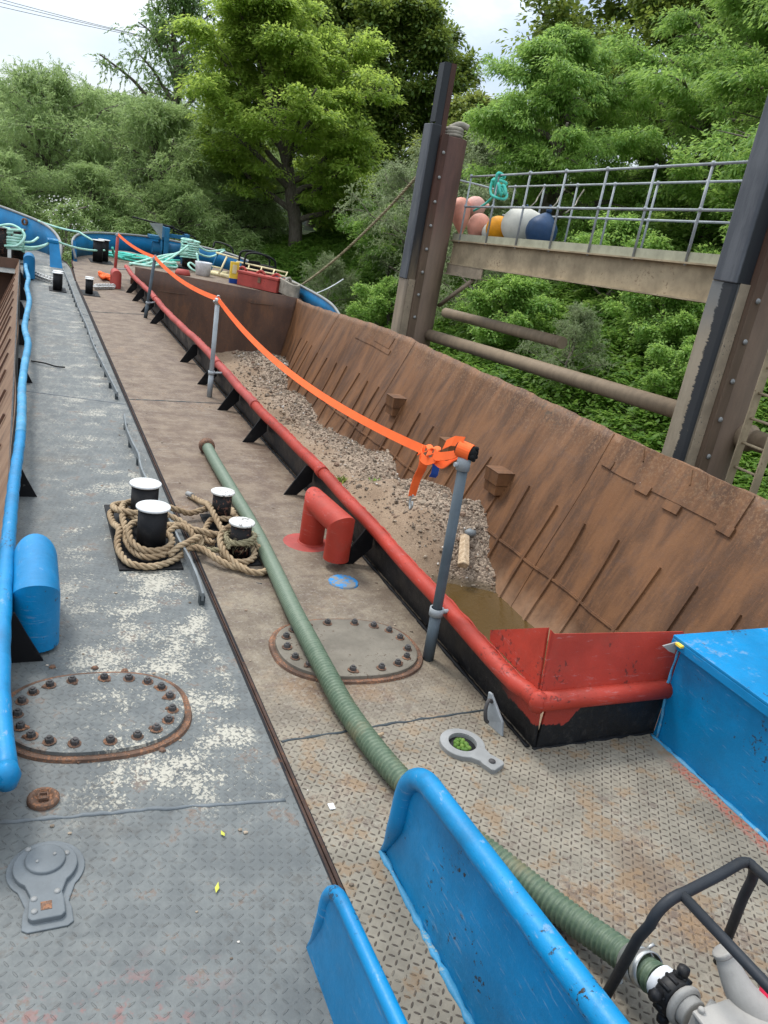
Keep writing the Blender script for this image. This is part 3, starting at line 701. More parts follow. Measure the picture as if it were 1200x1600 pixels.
# upright lug with bent bar
b = MB(); b.slab([(1.925, 2.48, 0), (1.945, 2.36, 0), (1.945, 2.38, .06), (1.92, 2.47, .15), (1.915, 2.49, .15)], (1, .15, 0), .012); lg = b.obj('lug', M['galv'], BR, .003)
b = MB(); b.tube(catmull([(1.925, 2.46, .11), (1.89, 2.45, .13), (1.875, 2.44, .10), (1.88, 2.43, .05), (1.895, 2.43, .03)], 6), .009, 8); b.obj('hook', M['rustdk'], lg)

# ---- blue locker / hatch at the aft end of the hold
b = MB(); b.box(2.70, 5.5, -1.5, 2.24, .001, .50); lk = b.obj('locker', M['blue'], BR, .004)
b = MB(); b.box(2.665, 5.54, -1.54, 2.275, .502, .516); b.box(2.665, 2.672, -1.54, 2.275, .462, .5015); b.box(2.665, 5.54, 2.268, 2.2748, .462, .5015); b.obj('locker_lid', M['blue'], lk, .003)
weld(BR, [(2.692, 2.24, 0), (2.692, -1, 0)], .012, M['bluechip'], 5); weld(BR, [(2.69, 2.2, .01), (2.69, 2.243, .3), (2.692, 2.245, .47)], .008, M['bluechip'], 6)
b = MB(); b.slab([(2.58, 2.236, .485), (2.66, 2.236, .50), (2.665, 2.236, .44), (2.625, 2.236, .455)], (0, -1, 0), .006); b.obj('torn_plate', M['palegrey'], BR)
b = MB(); b.box(2.645, 2.665, 2.2, 2.235, .49, .5); b.obj('latch', M['yellow'], BR)

# ---- blue bulwark screens on deck
def screen(par, x, y0, y1, h0, h1, mat, rim=.034, endr=.16, thick=.012, side=-1, name='bulwark_screen'):
    prof = []; n = 12
    for i in range(n+1):
        q = PI/2*i/n; prof.append((y0-endr*(1-math.sin(q)) if False else y0-endr+endr*math.cos(q), h0-endr+endr*math.sin(q)))
    pts = [(y0+.06, 0), (y0+.035, .06), (y0+.0, .18)]+prof
    N = 24
    for i in range(1, N+1): y = y0-endr+(y1-(y0-endr))*i/N; pts.append((y, h0+(h1-h0)*i/N))
    out = pts+[(y1, 0)]
    b = MB(); b.prism(out, 'x', x-thick/2, x+thick/2); o = b.obj(name, mat, par)
    b = MB(); path = resample([(x, u, v) for u, v in pts], .03); path = [(x+side*.006, p[1], p[2]) for p in path]
    rr = [rim*min(1, .35+ .65*sstep(0, .2, i*.03)) for i in range(len(path))]; b.tube(path, rr, 14); b.obj('rim', mat, o)
    return o
screen(BR, 1.155, 1.80, -1, .43, .66, M['blue2'], .036, .15)
weld(BR, [(1.14, 1.86, 0), (1.14, -1, 0)], .014, M['bluechip'], 8)
# ================================================================== LEFT BARGE
BL = thing('barge', 'left-hand barge with grey painted side deck, chipped blue coaming rail and blue bow bulwark', 'barge', (-1.5, 8, -1.6), 'barges moored side by side')
bowL = [(.932, 17.0), (.912, 18.2), (.85, 19.0), (.74, 19.9), (.55, 20.8), (.2, 21.7), (-.4, 22.7), (-1.2, 23.6), (-2.4, 24.2), (-3.4, 24), (-4, 23), (-4.3, 21), (-4.4, 17.0)]
deck_sheet('side_deck', M['deckL'], BL, -.15, .932, -3, 17)
poly_deck('foredeck', M['deckL'], BL, bowL)
deck_sheet('aft_deck', M['deckL'], BL, -4.4, -.1501, -3, 2.3)
hull_band(BL, [(.933, -3)]+bowL, M['hullp'])
b = MB(); b.box(.928, .937, -3, 17, -.03, .003); b.tube([(x, y, fz(y)) for x, y in bowL[:8]], .014, 6); b.obj('rubbing_edge', M['rustdk2'], BL)
# coaming, rail, brackets
b = MB(); b.slab([(-.075, 2.32, 0), (-.04, 5, 0), (-.04, 17.3, .03), (-.06, 17.3, .26), (-.06, 5, .24), (-.075, 2.32, .24)], (1, 0, 0), .012); b.obj('coaming_side', M['coam'], BL)
rl = [(-.03, 2.02, .40), (-.055, 2.4, .42), (-.06, 3.0, .43), (-.052, 3.6, .42), (-.035, 4.4, .42), (-.008, 5.2, .42), (0, 5.9, .42), (.0, 6.6, .41), (.02, 7.4, .42), (.05, 8.3, .42), (.02, 9.2, .41), (.045, 10.1, .42), (.075, 11.2, .41), (.05, 12.4, .42), (.075, 13.6, .40), (.04, 14.8, .42), (.055, 16.0, .41), (.03, 17.4, .42)]
rl = [(x*1.06, y*1.08, z-.15) for x, y, z in rl if y < 16.5]; rp = resample(catmull(rl, 8), .06); wa = wob(21, .004)
for i, (u, v) in enumerate(((0, 60), (60, 118), (118, len(rp)))):
    b = MB(); seg = rp[max(0, u-1):v]; rr = random.Random(i); b.tube(seg, [.034*rr.uniform(.93, 1.05) for _ in seg], 14, squash=1.0)
    b.obj('rail_pipe', M['blue2'] if i == 0 else M['bluechip'], BL)
b = MB(); b.lathe([(0, .047), (.03, .038), (.042, 0), (.03, -.038), (0, -.047)], (-.032, 2.18, .25), 16); b.tube([(-.032, 2.18, .25), (-.5, 2.15, .25)], .038, 14); b.obj('end_rail_pipe', M['blue2'], BL)
for y in (3.24, 5.24, 8.38, 10.25, 12.06, 13.87, 15.4):
    b = MB(); z0 = fz(y); b.slab([(-.038, y, z0), (.095, y, z0), (.03, y, z0+.13), (-.02, y, z0+.24), (-.038, y, z0+.24)], (0, 1, 0), .014); b.obj('bracket', M['black'], BL)
# hold of the left barge
def lw(y, z, off=0): return (-.055-.42*(.25-z)-off+.01*math.sin(y*2+z*3), y, z)
b = MB(); ny = 90; nz3 = 14
for i in range(ny+1):
    y = 2.1+(17.5-2.1)*i/ny
    for j in range(nz3+1): z = .25+(-2-.25)*j/nz3; b.v.append(lw(y, z))
for i in range(ny):
    for j in range(nz3): a = i*(nz3+1)+j; b.f.append((a, a+1, a+nz3+2, a+nz3+1)); b.sm.append(True)
o = b.obj('hopper_wall', M['hold2'], BL)
for i, y in enumerate([3.6+.8*k for k in range(17)]):
    b = MB(); b.slab([lw(y, .1, .01), lw(y, -.9, .01), lw(y+.035, -.9, .01), lw(y+.035, .1, .01)], (-.92, 0, .38), -.02); b.obj('stiffener', M['rib'], BL)
b = MB(); b.slab([lw(2.2, -.55, .01), lw(17.3, -.55, .01), lw(17.3, -.51, .01), lw(2.2, -.51, .01)], (-.92, 0, .38), -.015); b.obj('knuckle_weld', M['rib'], BL)
b = MB(); b.box(-4.3, -.08, 17.5, 17.52, -2, .25); b.obj('bulkhead', M['holdb'], BL)
b = MB(); b.box(-4.3, -3.5, 2, 17.5, -2, .3); b.obj('hopper_wall', M['hold'], BL)
b = MB(); b.box(-4.2, -.6, 1.95, 17.5, -1.7, -1.55); b.obj('hold_floor', M['gravel'], BL)
b = MB(); b.box(-4.3, -.078, 2.30, 2.32, -1.9, .24); b.obj('coaming_end', M['black'], BL)
# vents
vent(BL, .065, 3.36, 3.72, .098, .35, M['blue'], 0, .02); vent(BL, .10, 16.55, 16.95, .10, .42, M['bluefar'], fz(17), 0)
# seams
for pts in ([(-.1, 2.265, 0), (.4, 2.225, 0), (.91, 2.17, 0)], [(-.1, 8.06, 0), (.91, 7.77, 0)], [(-.1, 13.95, 0), (.91, 13.0, 0)]): weld(BL, pts, .009, M['deckgrey'])
b = MB(); b.slab([(-.14, 2.27, .004), (.912, 2.178, .004), (.912, 2.6, .0045), (-.14, 2.6, .0045)], (0, 0, 1), .004)
# flat bar kerb stood off the deck on small blocks
def kerb(pts, feet):
    b = MB(); P = catmull(pts, 6); b.ribbon(P, (0, 0, 1), .045, .012); o = b.obj('kerb_bar', M['galvdk'], BL)
    for (x, y) in feet:
        f = MB(); f.box(x-.012, x+.016, y-.02, y+.02, fz(y)-.002, fz(y)+.055); f.obj('foot', M['dgrey'], o)
kerb([(.865, 3.66, .055), (.872, 3.85, .06), (.868, 4.1, .065), (.852, 4.35, .065), (.85, 4.55, .065), (.83, 4.9, .065), (.795, 5.45, .07), (.80, 5.75, .06), (.81, 5.95, .07), (.798, 6.3, .07), (.80, 6.7, .065), (.825, 7.1, .065)], [(.865, 3.69), (.85, 4.3), (.81, 5.3), (.81, 5.95), (.80, 6.4), (.815, 6.9)])
kerb([(.845, 7.9, .06), (.83, 8.4, .065), (.80, 9.5, .07), (.79, 10.5, .06), (.795, 11.5, .07), (.785, 12.5, .065), (.78, 13.6, .06)], [(.84, 7.95)]+[(.82-.003*i, 8.4+.5*i) for i in range(11)])
kerb([(.78, 13.7, .06), (.77, 15, .09), (.75, 16.4, .12), (.72, 17.6, .16)], [(.775, 13.8+.5*i) for i in range(7)])
manhole(BL, .285, 2.80, .365, .29, 19, M['deckL'], M['rustdk'], 7, -.03)
# square-drive plug
b = MB(); b.lathe([(.052, 0), (.052, .012), (.046, .018), (.034, .018), (.032, .010), (0, .010)], (.078, 2.34, 0), 26); pl = b.obj('deck_plug', M['rust'], BL)
b = MB(); b.lathe([(.022, 0), (.022, .014), (.017, .014), (.016, .006), (0, .006)], (.078, 2.34, .008), 4, (0, 0, 1), False); b.obj('square_socket', M['rust'], pl)
# keyhole cap
k = keyobj(BL, .078, 2.03, .092, .10, .048, .022, .0, M['deckgrey'], None, 'filler_cap_plate', 0)
k2 = keyobj(BL, .08, 2.03, .112, .105, .066, .006, .0, M['deckgrey'], None, 'base_plate', 0)
b = MB(); b.lathe([(.058, .022), (.058, .029), (.054, .031), (0, .030)], (.078, 2.045, 0), 32); b.obj('cap_disc', M['deckgrey'], k)
b = MB(); b.box(.062, .092, 1.855, 1.885, .0222, .0232); b.obj('square_hole', M['rust'], k)
b = MB()
for (x, y) in ((.045, 1.90), (.108, 1.915), (.045, 1.855), (.14, 2.06), (.03, 2.10)): b.lathe([(.009, .022), (.009, .025), (0, .0255)], (x, y, 0), 10)
for (x, y) in ((.105, 2.055), (.055, 2.035)): b.lathe([(.005, .03), (.005, .034), (0, .0345)], (x, y, 0), 8)
b.obj('screw_head', M['palegrey'], k)
# small blue screen at the bottom of the picture
screen(BL, .785, 1.50, -1, .33, .44, M['blue'], .02, .10, .026)
# twin bollards
def bollards(par, p1, p2, h1, h2, r, capr, mp, mc, plate, z0=0.0, capth=.014, name='bollard_pair'):
    b = MB(); x0, x1, y0, y1 = plate; b.box(x0, x1, y0, y1, z0-.002, z0+.012); o = b.obj(name, M['black'], par, .004)
    for (x, y), h in ((p1, h1), (p2, h2)):
        c = MB(); c.cyl((x, y, z0+.0125), (x, y, z0+h), r, 24); pp = c.obj('post', mp, o)
        c = MB(); rr = random.Random(int(x*100)+int(y*10)); c.lathe([(0, -.001), (capr*.97, 0), (capr, .004), (capr, capth-.003), (capr*.97, capth), (0, capth+.002)], (x, y, z0+h+.0015), 30); c.obj('cap', mc, o)
    return o
bollards(BL, (.69, 4.33), (.705, 4.78), .285, .262, .083, .097, M['black'], M['white'], (.495, .845, 4.10, 5.08))
bollards(BR, (1.20, 4.27), (1.20, 4.80), .215, .21, .062, .078, M['blackrust'], M['whiteworn'], (1.09, 1.31, 4.13, 4.93), 0)
# far small twin bollards near the bows
b1 = bollards(BL, (.55, 15.45), (.57, 15.72), .30, .30, .075, .092, M['black'], M['white'], (.42, .70, 15.3, 15.9), fz(15))
bollards(BR, (1.08, 15.5), (1.10, 15.75), .26, .26, .065, .08, M['black'], M['whiteworn'], (.97, 1.26, 15.25, 15.95), fz(15))
bollards(BR, (1.56, 20.1), (1.72, 20.5), .48, .48, .11, .135, M['black'], M['whiteworn'], (1.40, 1.90, 19.85, 20.75), .15)
bollards(BL, (-.42, 18.3), (-.1, 18.7), .62, .62, .13, .15, M['blackrust'], M['blackrust'], (-.7, .12, 18.0, 19.0), .1)
# bow bulwarks
def bulwark(par, pts, mat, flare=.06, name='bow_bulwark', cut=None):
    """pts = (x, y, z_base, z_top)"""
    b = MB(); P = catmull([(p[0], p[1], p[2]) for p in pts], 6); T = catmull([(p[0], p[1], p[3]) for p in pts], 6); n = len(P); 
    for a, t in zip(P, T): b.v += [tuple(a), tuple(t)]
    for i in range(n-1): b.f.append((2*i, 2*i+1, 2*i+3, 2*i+2)); b.sm.append(True)
    o = b.obj(name, mat, par); m = o.modifiers.new('s', 'SOLIDIFY'); m.thickness = .02; m.offset = 0
    c = MB(); c.tube(T, .03, 8); c.obj('rim', M['palegrey'], o); return o
bulwark(BR, [(1.06, 19.6, .14, .20), (1.0, 19.9, .14, .55), (1.2, 20.9, .15, .66), (1.6, 21.9, .15, .68), (2.3, 22.95, .15, .68), (3.0, 23.6, .15, .68), (3.6, 24.0, .15, .66), (4.3, 24.15, .15, .62), (4.85, 23.7, .15, .60), (5.3, 22.9, .15, .58), (5.6, 21.5, .15, .52), (5.78, 20, .15, .46), (5.9, 18.2, .1, .40), (5.98, 16.4, .0, .30), (6.02, 15.6, 0, .08)], M['bluefar'])
b = MB(); b.slab([(1.02, 19.6, .1), (1.10, 19.6, .1), (1.06, 19.75, .55), (1.0, 19.8, .6)], (0, 1, 0), .03); b.obj('bulwark_stay', M['bluefar'], BR)
bulwark(BL, [(.72, 18.9, .13, .18), (.73, 19.3, .14, .52), (.6, 20.1, .15, .70), (.35, 20.9, .15, .80), (.0, 21.6, .15, .86), (-.6, 22.4, .15, .95), (-1.4, 23.3, .15, 1.0), (-2.6, 23.8, .15, 1.05)], M['bluefar'])
b = MB(); b.slab([(.50, 18.2, .1), (.74, 18.2, .1), (.66, 18.55, .62), (.48, 18.55, .64)], (0, 1, 0), .04); b.slab([(.45, 18.45, .62), (.66, 18.45, .62), (.66, 18.7, .64), (.45, 18.7, .64)], (0, 0, 1), .05); b.obj('bulwark_stay', M['bluefar'], BL)
b = MB(); b.lathe([(.05, -.02), (.085, -.02), (.085, .02), (.05, .02)], (.02, 21.45, .72), 14, (.7, .7, 0)); b.obj('fairlead', M['rust'], BL)

# ================================================================== LOOSE GEAR ON DECK
b = MB(); R_ = .0195
def loopc(cx, cy, r0, r1, z0, z1, turns, ph=0, n=10, sq=1.0):
    out = []
    for i in range(int(turns*n)+1): t = i/(turns*n); q = ph+2*PI*turns*t; r = r0+(r1-r0)*t; out.append((cx+r*math.cos(q), cy+r*math.sin(q)*sq, z0+(z1-z0)*t+.01*math.sin(q*1.7)))
    return out
rope(b, [(1.08, 5.25, .02), (1.12, 5.13, .03), (1.135, 5.0, .06), (1.125, 4.88, .10), (1.12, 4.74, .12), (1.135, 4.62, .09), (1.16, 4.50, .06), (1.21, 4.42, .04), (1.30, 4.34, .04)], R_)
rope(b, [(1.31, 4.86, .03), (1.29, 4.72, .05), (1.20, 4.70, .07), (1.12, 4.72, .05), (1.06, 4.60, .03), (1.03, 4.48, .03), (1.08, 4.40, .03)], R_)
rope(b, [(1.28, 4.78, .05), (1.30, 4.90, .05), (1.20, 4.93, .06), (1.10, 4.88, .06), (1.0, 4.84, .05), (.92, 4.83, .08), (.84, 4.86, .09), (.70, 4.92, .10), (.60, 4.85, .11), (.57, 4.72, .12), (.62, 4.62, .11), (.72, 4.57, .10), (.80, 4.50, .08)], R_)
rope(b, [(1.24, 4.54, .03), (1.16, 4.52, .04), (1.05, 4.47, .05), (.97, 4.55, .06), (.90, 4.65, .08), (.82, 4.69, .10), (.72, 4.66, .12), (.60, 4.62, .14), (.53, 4.70, .13), (.53, 4.84, .10), (.62, 4.95, .07), (.74, 4.95, .05), (.83, 4.86, .05)], R_)
rope(b, [(1.20, 4.48, .05), (1.10, 4.47, .06), (.98, 4.49, .08), (.88, 4.52, .10), (.80, 4.49, .11), (.74, 4.45, .12), (.64, 4.47, .14), (.575, 4.40, .14), (.575, 4.28, .10), (.64, 4.20, .08), (.73, 4.20, .08), (.795, 4.26, .09), (.80, 4.36, .10), (.74, 4.44, .08)], R_)
rope(b, [(.61, 4.75, .10), (.56, 4.62, .12), (.56, 4.50, .10), (.555, 4.38, .07), (.59, 4.24, .05), (.66, 4.17, .05), (.75, 4.19, .06), (.80, 4.28, .07)], R_)
rope(b, [(.62, 4.90, .06), (.51, 4.78, .08), (.505, 4.60, .08), (.525, 4.46, .10), (.505, 4.34, .07), (.51, 4.23, .05), (.55, 4.13, .035), (.64, 4.09, .03), (.74, 4.12, .03), (.83, 4.19, .04), (.90, 4.245, .07), (.97, 4.23, .07), (1.04, 4.13, .05), (1.12, 4.07, .03), (1.2, 4.06, .02)], R_)
rope(b, [(.79, 4.42, .08), (.85, 4.49, .10), (.90, 4.50, .10), (.94, 4.43, .09), (.955, 4.36, .05)], R_)
rope(b, [(.77, 4.17, .06), (.83, 4.22, .09), (.89, 4.26, .10), (.955, 4.31, .11), (.975, 4.33, .09), (.97, 4.30, .05), (.95, 4.29, .03)], R_)
rope(b, [(1.25, 4.33, .17), (1.17, 4.345, .17), (1.105, 4.33, .14), (1.075, 4.25, .11), (1.085, 4.16, .08), (1.13, 4.08, .05), (1.19, 4.01, .03), (1.27, 3.99, .025), (1.335, 4.06, .025), (1.345, 4.16, .03), (1.33, 4.24, .06), (1.27, 4.33, .07), (1.19, 4.35, .06), (1.11, 4.31, .04), (1.1, 4.2, .03), (1.15, 4.13, .03), (1.23, 4.14, .03), (1.28, 4.2, .04), (1.285, 4.28, .06)], R_)
o = b.obj('mooring_rope', M['rope']); tag(o, 'thick brown twisted rope looped round both pairs of white-capped bollards', 'rope')
b = MB(); rope(b, loopc(1.20, 4.27, .088, .084, .10, .145, 2.3, .5), .0155); rope(b, [(1.12, 4.2, .1), (1.09, 4.27, .05), (1.03, 4.3, .03), (.96, 4.36, .03), (.93, 4.4, .05)], .017)
rr = random.Random(2)
for _ in range(240):
    q = rr.random()*6.28; z = rr.uniform(.08, .16)
    if rr.random() < .6: p = Vector((1.20+.095*math.cos(q), 4.27+.095*math.sin(q), z))
    else: t = rr.random(); p = Vector((1.1-.15*t, 4.26+.1*t, .04))
    d = Vector((rr.gauss(0, 1), rr.gauss(0, 1), rr.gauss(0, .7))).normalized()*.03; b.tube([p, p+d*.5, p+d+Vector((0, 0, -.008))], .0012, 3)
o = b.obj('frayed_rope', M['ropeold']); tag(o, 'frayed mossy old rope wound on the nearer rusty bollard beside the hose', 'rope')
b = MB(); b.cyl((1.068, 5.275, .025), (1.09, 5.215, .032), .019, 12); b.obj('whipping', M['palegrey'], o)

# green suction hose
hp = resample(catmull([(1.405, 6.30, .056), (1.395, 5.95, .052), (1.385, 5.3, .05), (1.37, 4.54, .05), (1.335, 3.93, .052), (1.30, 3.45, .06), (1.275, 3.1, .078), (1.268, 2.85, .075), (1.275, 2.57, .055), (1.31, 2.24, .05), (1.37, 1.98, .05), (1.50, 1.67, .05), (1.585, 1.43, .06), (1.63, 1.27, .09), (1.645, 1.15, .125), (1.648, 1.08, .15)], 14), .0045)
hr = []
for i, p in enumerate(hp):
    fade = .35+.65*sstep(4.0, 2.6, p[1]) if p[1] > 2.6 else 1
    hr.append((.0445)+.0034*fade*math.sin(2*PI*i*.0045/.0195))
HS = thing('suction_hose', 'long green ribbed hose lying along the brown deck from a rusty flange to the pump', 'hose', (1.4, 3.5, 0))
b = MB(); b.tube(hp, hr, 18); b.obj('hose_wall', M['hose'], HS)
b = MB(); b.lathe([(.045, -.02), (.062, -.02), (.066, 0), (.066, .035), (.058, .05), (.04, .05), (.036, .02), (0, .018)], (1.405, 6.31, .058), 20, (.02, 1, .12)); b.obj('flange', M['rust'], HS)
b = MB(); A = Vector((1.645, 1.165, .12)); d = Vector((.02, -.8, .45)).normalized()
b.lathe([(.049, -.022), (.053, -.022), (.053, .022), (.049, .022)], A, 24, d); b.cyl(A+Vector((.052, .02, .02)), A+Vector((.075, .02, .035)), .006, 8); b.cyl(A+Vector((-.055, -.0, -.03)), A+Vector((-.07, -.02, -.02)), .010, 8); b.lathe([(.0495, .03), (.0535, .03), (.0535, .055), (.0495, .055)], A, 24, d); b.obj('hose_clamp', M['steel'], HS)

# orange webbing straps between the posts
def sag(A, B, s, n=18):
    A = Vector(A); B = Vector(B); return [A.lerp(B, i/n)+Vector((0, 0, -4*s*(i/n)*(1-i/n))) for i in range(n+1)]
ST = thing('webbing_strap', 'bright orange webbing strap strung along the tops of the four deck posts and knotted', 'strap', (1.8, 10, .9))
up = Vector((0, 0, 1))
kn = Vector((1.852, 3.40, .985))
b = MB(); b.ribbon(sag(Vector(T1)+Vector((0, 0, -.01)), Vector(T2)+Vector((0, 0, .0)), .05), (.3, 0, 1), .05); b.obj('strap_span', M['orange'], ST)
b = MB(); b.ribbon(sag(Vector(T2)+Vector((0, 0, 0)), Vector(T3)+Vector((0, 0, 0)), .075), (.35, 0, 1), .05); b.obj('strap_span', M['orange'], ST)
P = sag(Vector(T3), kn, .15, 26); ws = [Vector((.15+.5*math.sin(i/26*3), 0, 1)) for i in range(27)]
b = MB(); b.ribbon(P, ws, .047); b.obj('strap_span', M['orange'], ST)
b = MB()
for (c, r, th) in ((kn+Vector((.0, .0, .0)), .021, 0), (kn+Vector((.005, -.075, .015)), .021, 1)):
    pts = [c+Vector((.022*math.sin(q*1.0), .012*math.sin(q*2), 0))+Vector((0, r*math.cos(q), r*math.sin(q))) for q in [i*2*PI*1.15/22+th for i in range(23)]]
    b.ribbon(pts, (1, .25, .3), .036, .004)
b.ribbon(catmull([kn+Vector((0, .03, .0)), kn+Vector((-.025, -.02, -.025)), kn+Vector((-.02, -.09, -.03)), kn+Vector((0, -.14, 0))], 5), (.25, .2, 1), .04)
b.ribbon(catmull([kn+Vector((0, -.10, .02)), kn+Vector((-.01, -.16, .02)), (1.842, 3.13, 1.045), (1.835, 3.06, 1.075), (1.84, 3.03, 1.10)], 6), [Vector((.2, 0, 1))]*25, .045)
b.ribbon(catmull([kn+Vector((.01, -.10, -.01)), kn+Vector((.015, -.2, -.01)), (1.87, 3.10, 1.05), (1.88, 3.05, 1.08)], 6), [Vector((.5, 0, 1))]*19, .045)
T4v = Vector(T4)
fx = Vector((.62, -.76, -.12)).normalized(); fu_ = fx.cross(Vector((0, 0, 1))).normalized(); fv_ = fu_.cross(fx); fc = T4v+Vector((-.004, .004, .038))
b.ribbon([fc+(fu_*math.cos(q)+fv_*math.sin(q))*.037 for q in [i*2*PI*1.04/22 for i in range(23)]], fx, .066, .004)
b.ribbon([fc+Vector(v) for v in ((-.06, .09, -.004), (-.045, .045, .03), (-.02, .0, .040))], (.3, 0, 1), .05, .004)
b.obj('knot', M['orange'], ST)
b = MB(); tl = [kn+Vector((-.01, -.03, -.02)), kn+Vector((-.012, -.035, -.08)), kn+Vector((-.008, .0, -.14)), kn+Vector((-.012, .01, -.2)), kn+Vector((-.01, .02, -.255))]
b.ribbon(catmull(tl, 5), [Vector((.9, -.3+.02*i, 0)) for i in range(21)], .045); b.obj('tail', M['orange'], ST)
e = kn+Vector((-.01, .02, -.25)); b = MB(); b.tube(catmull([e+Vector((0, .014, 0)), e+Vector((0, .012, -.05)), e+Vector((0, -.005, -.078)), e+Vector((0, -.02, -.055)), e+Vector((0, -.014, -.03))], 5), .006, 8); b.tube([e+Vector((0, .014, 0)), e+Vector((0, -.016, 0))], .005, 6); b.obj('hook', M['steel'], ST)
b = MB(); b.ribbon(catmull([kn+Vector((.02, -.06, -.02)), kn+Vector((.03, -.09, -.045)), kn+Vector((.03, -.095, -.09)), kn+Vector((.03, -.08, -.115))], 4), (.9, -.4, 0), .036); b.obj('label_tag', M['bluetag'], ST)
b = MB(); rr = random.Random(4)
b.lathe([(0, .055), (.018, .056), (.029, .052), (.033, .042), (.032, 0), (.031, -.04), (.02, -.045), (0, -.04)], fc, 18, fx)
for i in range(9): q = i*.75; b.lathe([(0, .012), (.010, .008), (.012, 0), (.008, -.01), (0, -.012)], fc+fx*.05+(fu_*math.cos(q)+fv_*math.sin(q))*rr.uniform(.012, .03), 6, (rr.gauss(0, 1), rr.gauss(0, 1), 1))
b.obj('foam_pad', M['foam'], ST)

# pump with roll frame at the bottom right
PU = thing('water_pump', 'portable water pump in a black tube frame with cast metal housing and red fuel cap', 'pump', (1.8, .9, 0))
b = MB(); fr = [(1.555, 1.16, .0), (1.553, 1.12, .30)]+[(1.553+.09*(1-math.cos(q)), 1.10-.0, .37+.09*math.sin(q)) for q in [i*PI/2/7 for i in range(8)]]+[(1.80, 1.125, .462)]+[(1.90+.085*math.sin(q), 1.145, .375+.087*math.cos(q)) for q in [i*PI/2/7 for i in range(8)]]+[(1.995, 1.155, .3), (2.03, 1.17, .0)]
b.tube(fr, .0155, 14); b.tube([(1.63, 1.095, .46), (1.64, .8, .46), (1.65, .3, .46)], .0145, 12); b.tube([(1.93, 1.14, .46), (1.95, .9, .46), (1.96, .3, .46)], .0145, 12)
b.tube([(1.56, .3, .02), (1.555, 1.15, .02)], .0145, 10); b.tube([(2.03, .3, .02), (2.03, 1.16, .02)], .0145, 10); b.obj('roll_frame', M['dgreyf'], PU)
d = Vector((.02, -.8, .12)).normalized(); A = Vector((1.652, 1.055, .155))
b = MB(); b.lathe([(.030, -.0), (.052, 0), (.056, .008), (.056, .04), (.048, .05), (.03, .05)], A, 20, d)
u = d.orthogonal().normalized(); v = d.cross(u)
for i in range(4):
    q = i*PI/2+.5; dd = u*math.cos(q)+v*math.sin(q); b.tube([A+d*.022+dd*.05, A+d*.024+dd*.074], .016, 10); b.lathe([(0, .015), (.016, .012), (.018, 0), (.016, -.012), (0, -.015)], A+d*.024+dd*.074, 10, dd)
for i in range(12): q = i*PI/6; dd = u*math.cos(q)+v*math.sin(q); b.tube([A+dd*.055, A+d*.042+dd*.057], .006, 5)
b.obj('coupling_nut', M['blackpl'], PU)
b = MB(); b.lathe([(.048, -.03), (.05, -.01), (.046, 0)], A, 20, d); b.obj('white_sleeve', M['bucket'], PU)
b = MB(); b.tube([A+d*.045, A+d*.10], .043, 18); b.lathe([(.05, .05), (.058, .055), (.058, .07), (.046, .075)], A, 18, d)
b.box(1.60, 1.80, .80, .935, .02, .235); b.box(1.59, 1.86, .76, .93, .236, .25); b.tube([(1.66, .95, .16), (1.70, .86, .15), (1.80, .8, .15)], .07, 16)
b.tube(catmull([(1.735, .99, .33), (1.742, .965, .30), (1.76, .92, .255), (1.80, .87, .215), (1.84, .84, .19)], 5), [.027, .027, .028, .03, .031, .032, .034, .036, .038, .04, .042, .044, .046, .048, .05, .052, .054, .056, .058, .06, .06], 20)
b.lathe([(.058, 0), (.075, .01), (.078, .03), (.07, .045)], (1.80, .86, .20), 20, (-.45, .4, -.6)); b.cyl((1.735, .99, .33), (1.728, 1.0, .342), .0305, 18)
for (x, y) in ((1.61, .92), (1.79, .92), (1.62, .79)): b.lathe([(.011, 0), (.011, .012), (0, .014)], (x, y, .25), 6, (0, 0, 1), False)
b.obj('pump_housing', M['castal'], PU, .006)
b = MB(); b.lathe([(.0, .04), (.04, .038), (.055, .02), (.06, 0), (.06, -.05)], (1.875, .80, .27), 22, (.1, .2, 1)); b.lathe([(0, .05), (.05, .045), (.062, .02), (.064, -.1)], (1.865, .875, .235), 22); b.box(1.8, 2.0, .5, .76, .02, .28); b.obj('fuel_cap', M['pinkred'], PU, .01)

# litter on the deck
for i, (x, y, q, l, mat, lab) in enumerate([(.63, 2.05, 1.8, .03, 'leafy', 'small yellow leaf lying on the grey tread plate'), (.565, 1.83, 1.2, .045, 'leafy', 'pale green seed stalk lying on the grey tread plate')]):
    b = MB(); b.add([(x+l*.5*math.cos(q), y+l*.5*math.sin(q), .008), (x-.007*math.sin(q), y+.007*math.cos(q), .006), (x-l*.5*math.cos(q), y-l*.5*math.sin(q), .009), (x+.007*math.sin(q), y-.007*math.cos(q), .006)], [(0, 1, 2, 3)]); o = b.obj('fallen_leaf', M[mat]); tag(o, lab, 'leaf'); o.modifiers.new('s', 'SOLIDIFY').thickness = .001
b = MB(); b.box(1.03, 1.052, 2.085, 2.115, .002, .005); tag(b.obj('paper_scrap', M['white']), 'tiny white paper scrap on the deck left of the hose', 'litter')
b = MB(); b.tube(catmull([(1.345, 2.455, .01), (1.37, 2.45, .014), (1.40, 2.46, .012)], 4), .007, 6); tag(b.obj('twig', M['wood']), 'short brown twig on the deck right of the hose', 'twig')
rr = random.Random(9)
flakes = [(.13, 3.17), (.10, 2.98), (.07, 2.93), (.42, 3.1), (.3, 3.14), (.2, 2.52), (.5, 2.53)]
b = MB()
for (x, y) in flakes: b.lathe([(0, .006), (.012, .005), (.016*rr.uniform(.7, 1.3), 0)], (x, y, .003), 5, (rr.uniform(-.2, .2), rr.uniform(-.2, .2), 1), False)
o = b.obj('rust_flakes', M['rust'], BL)
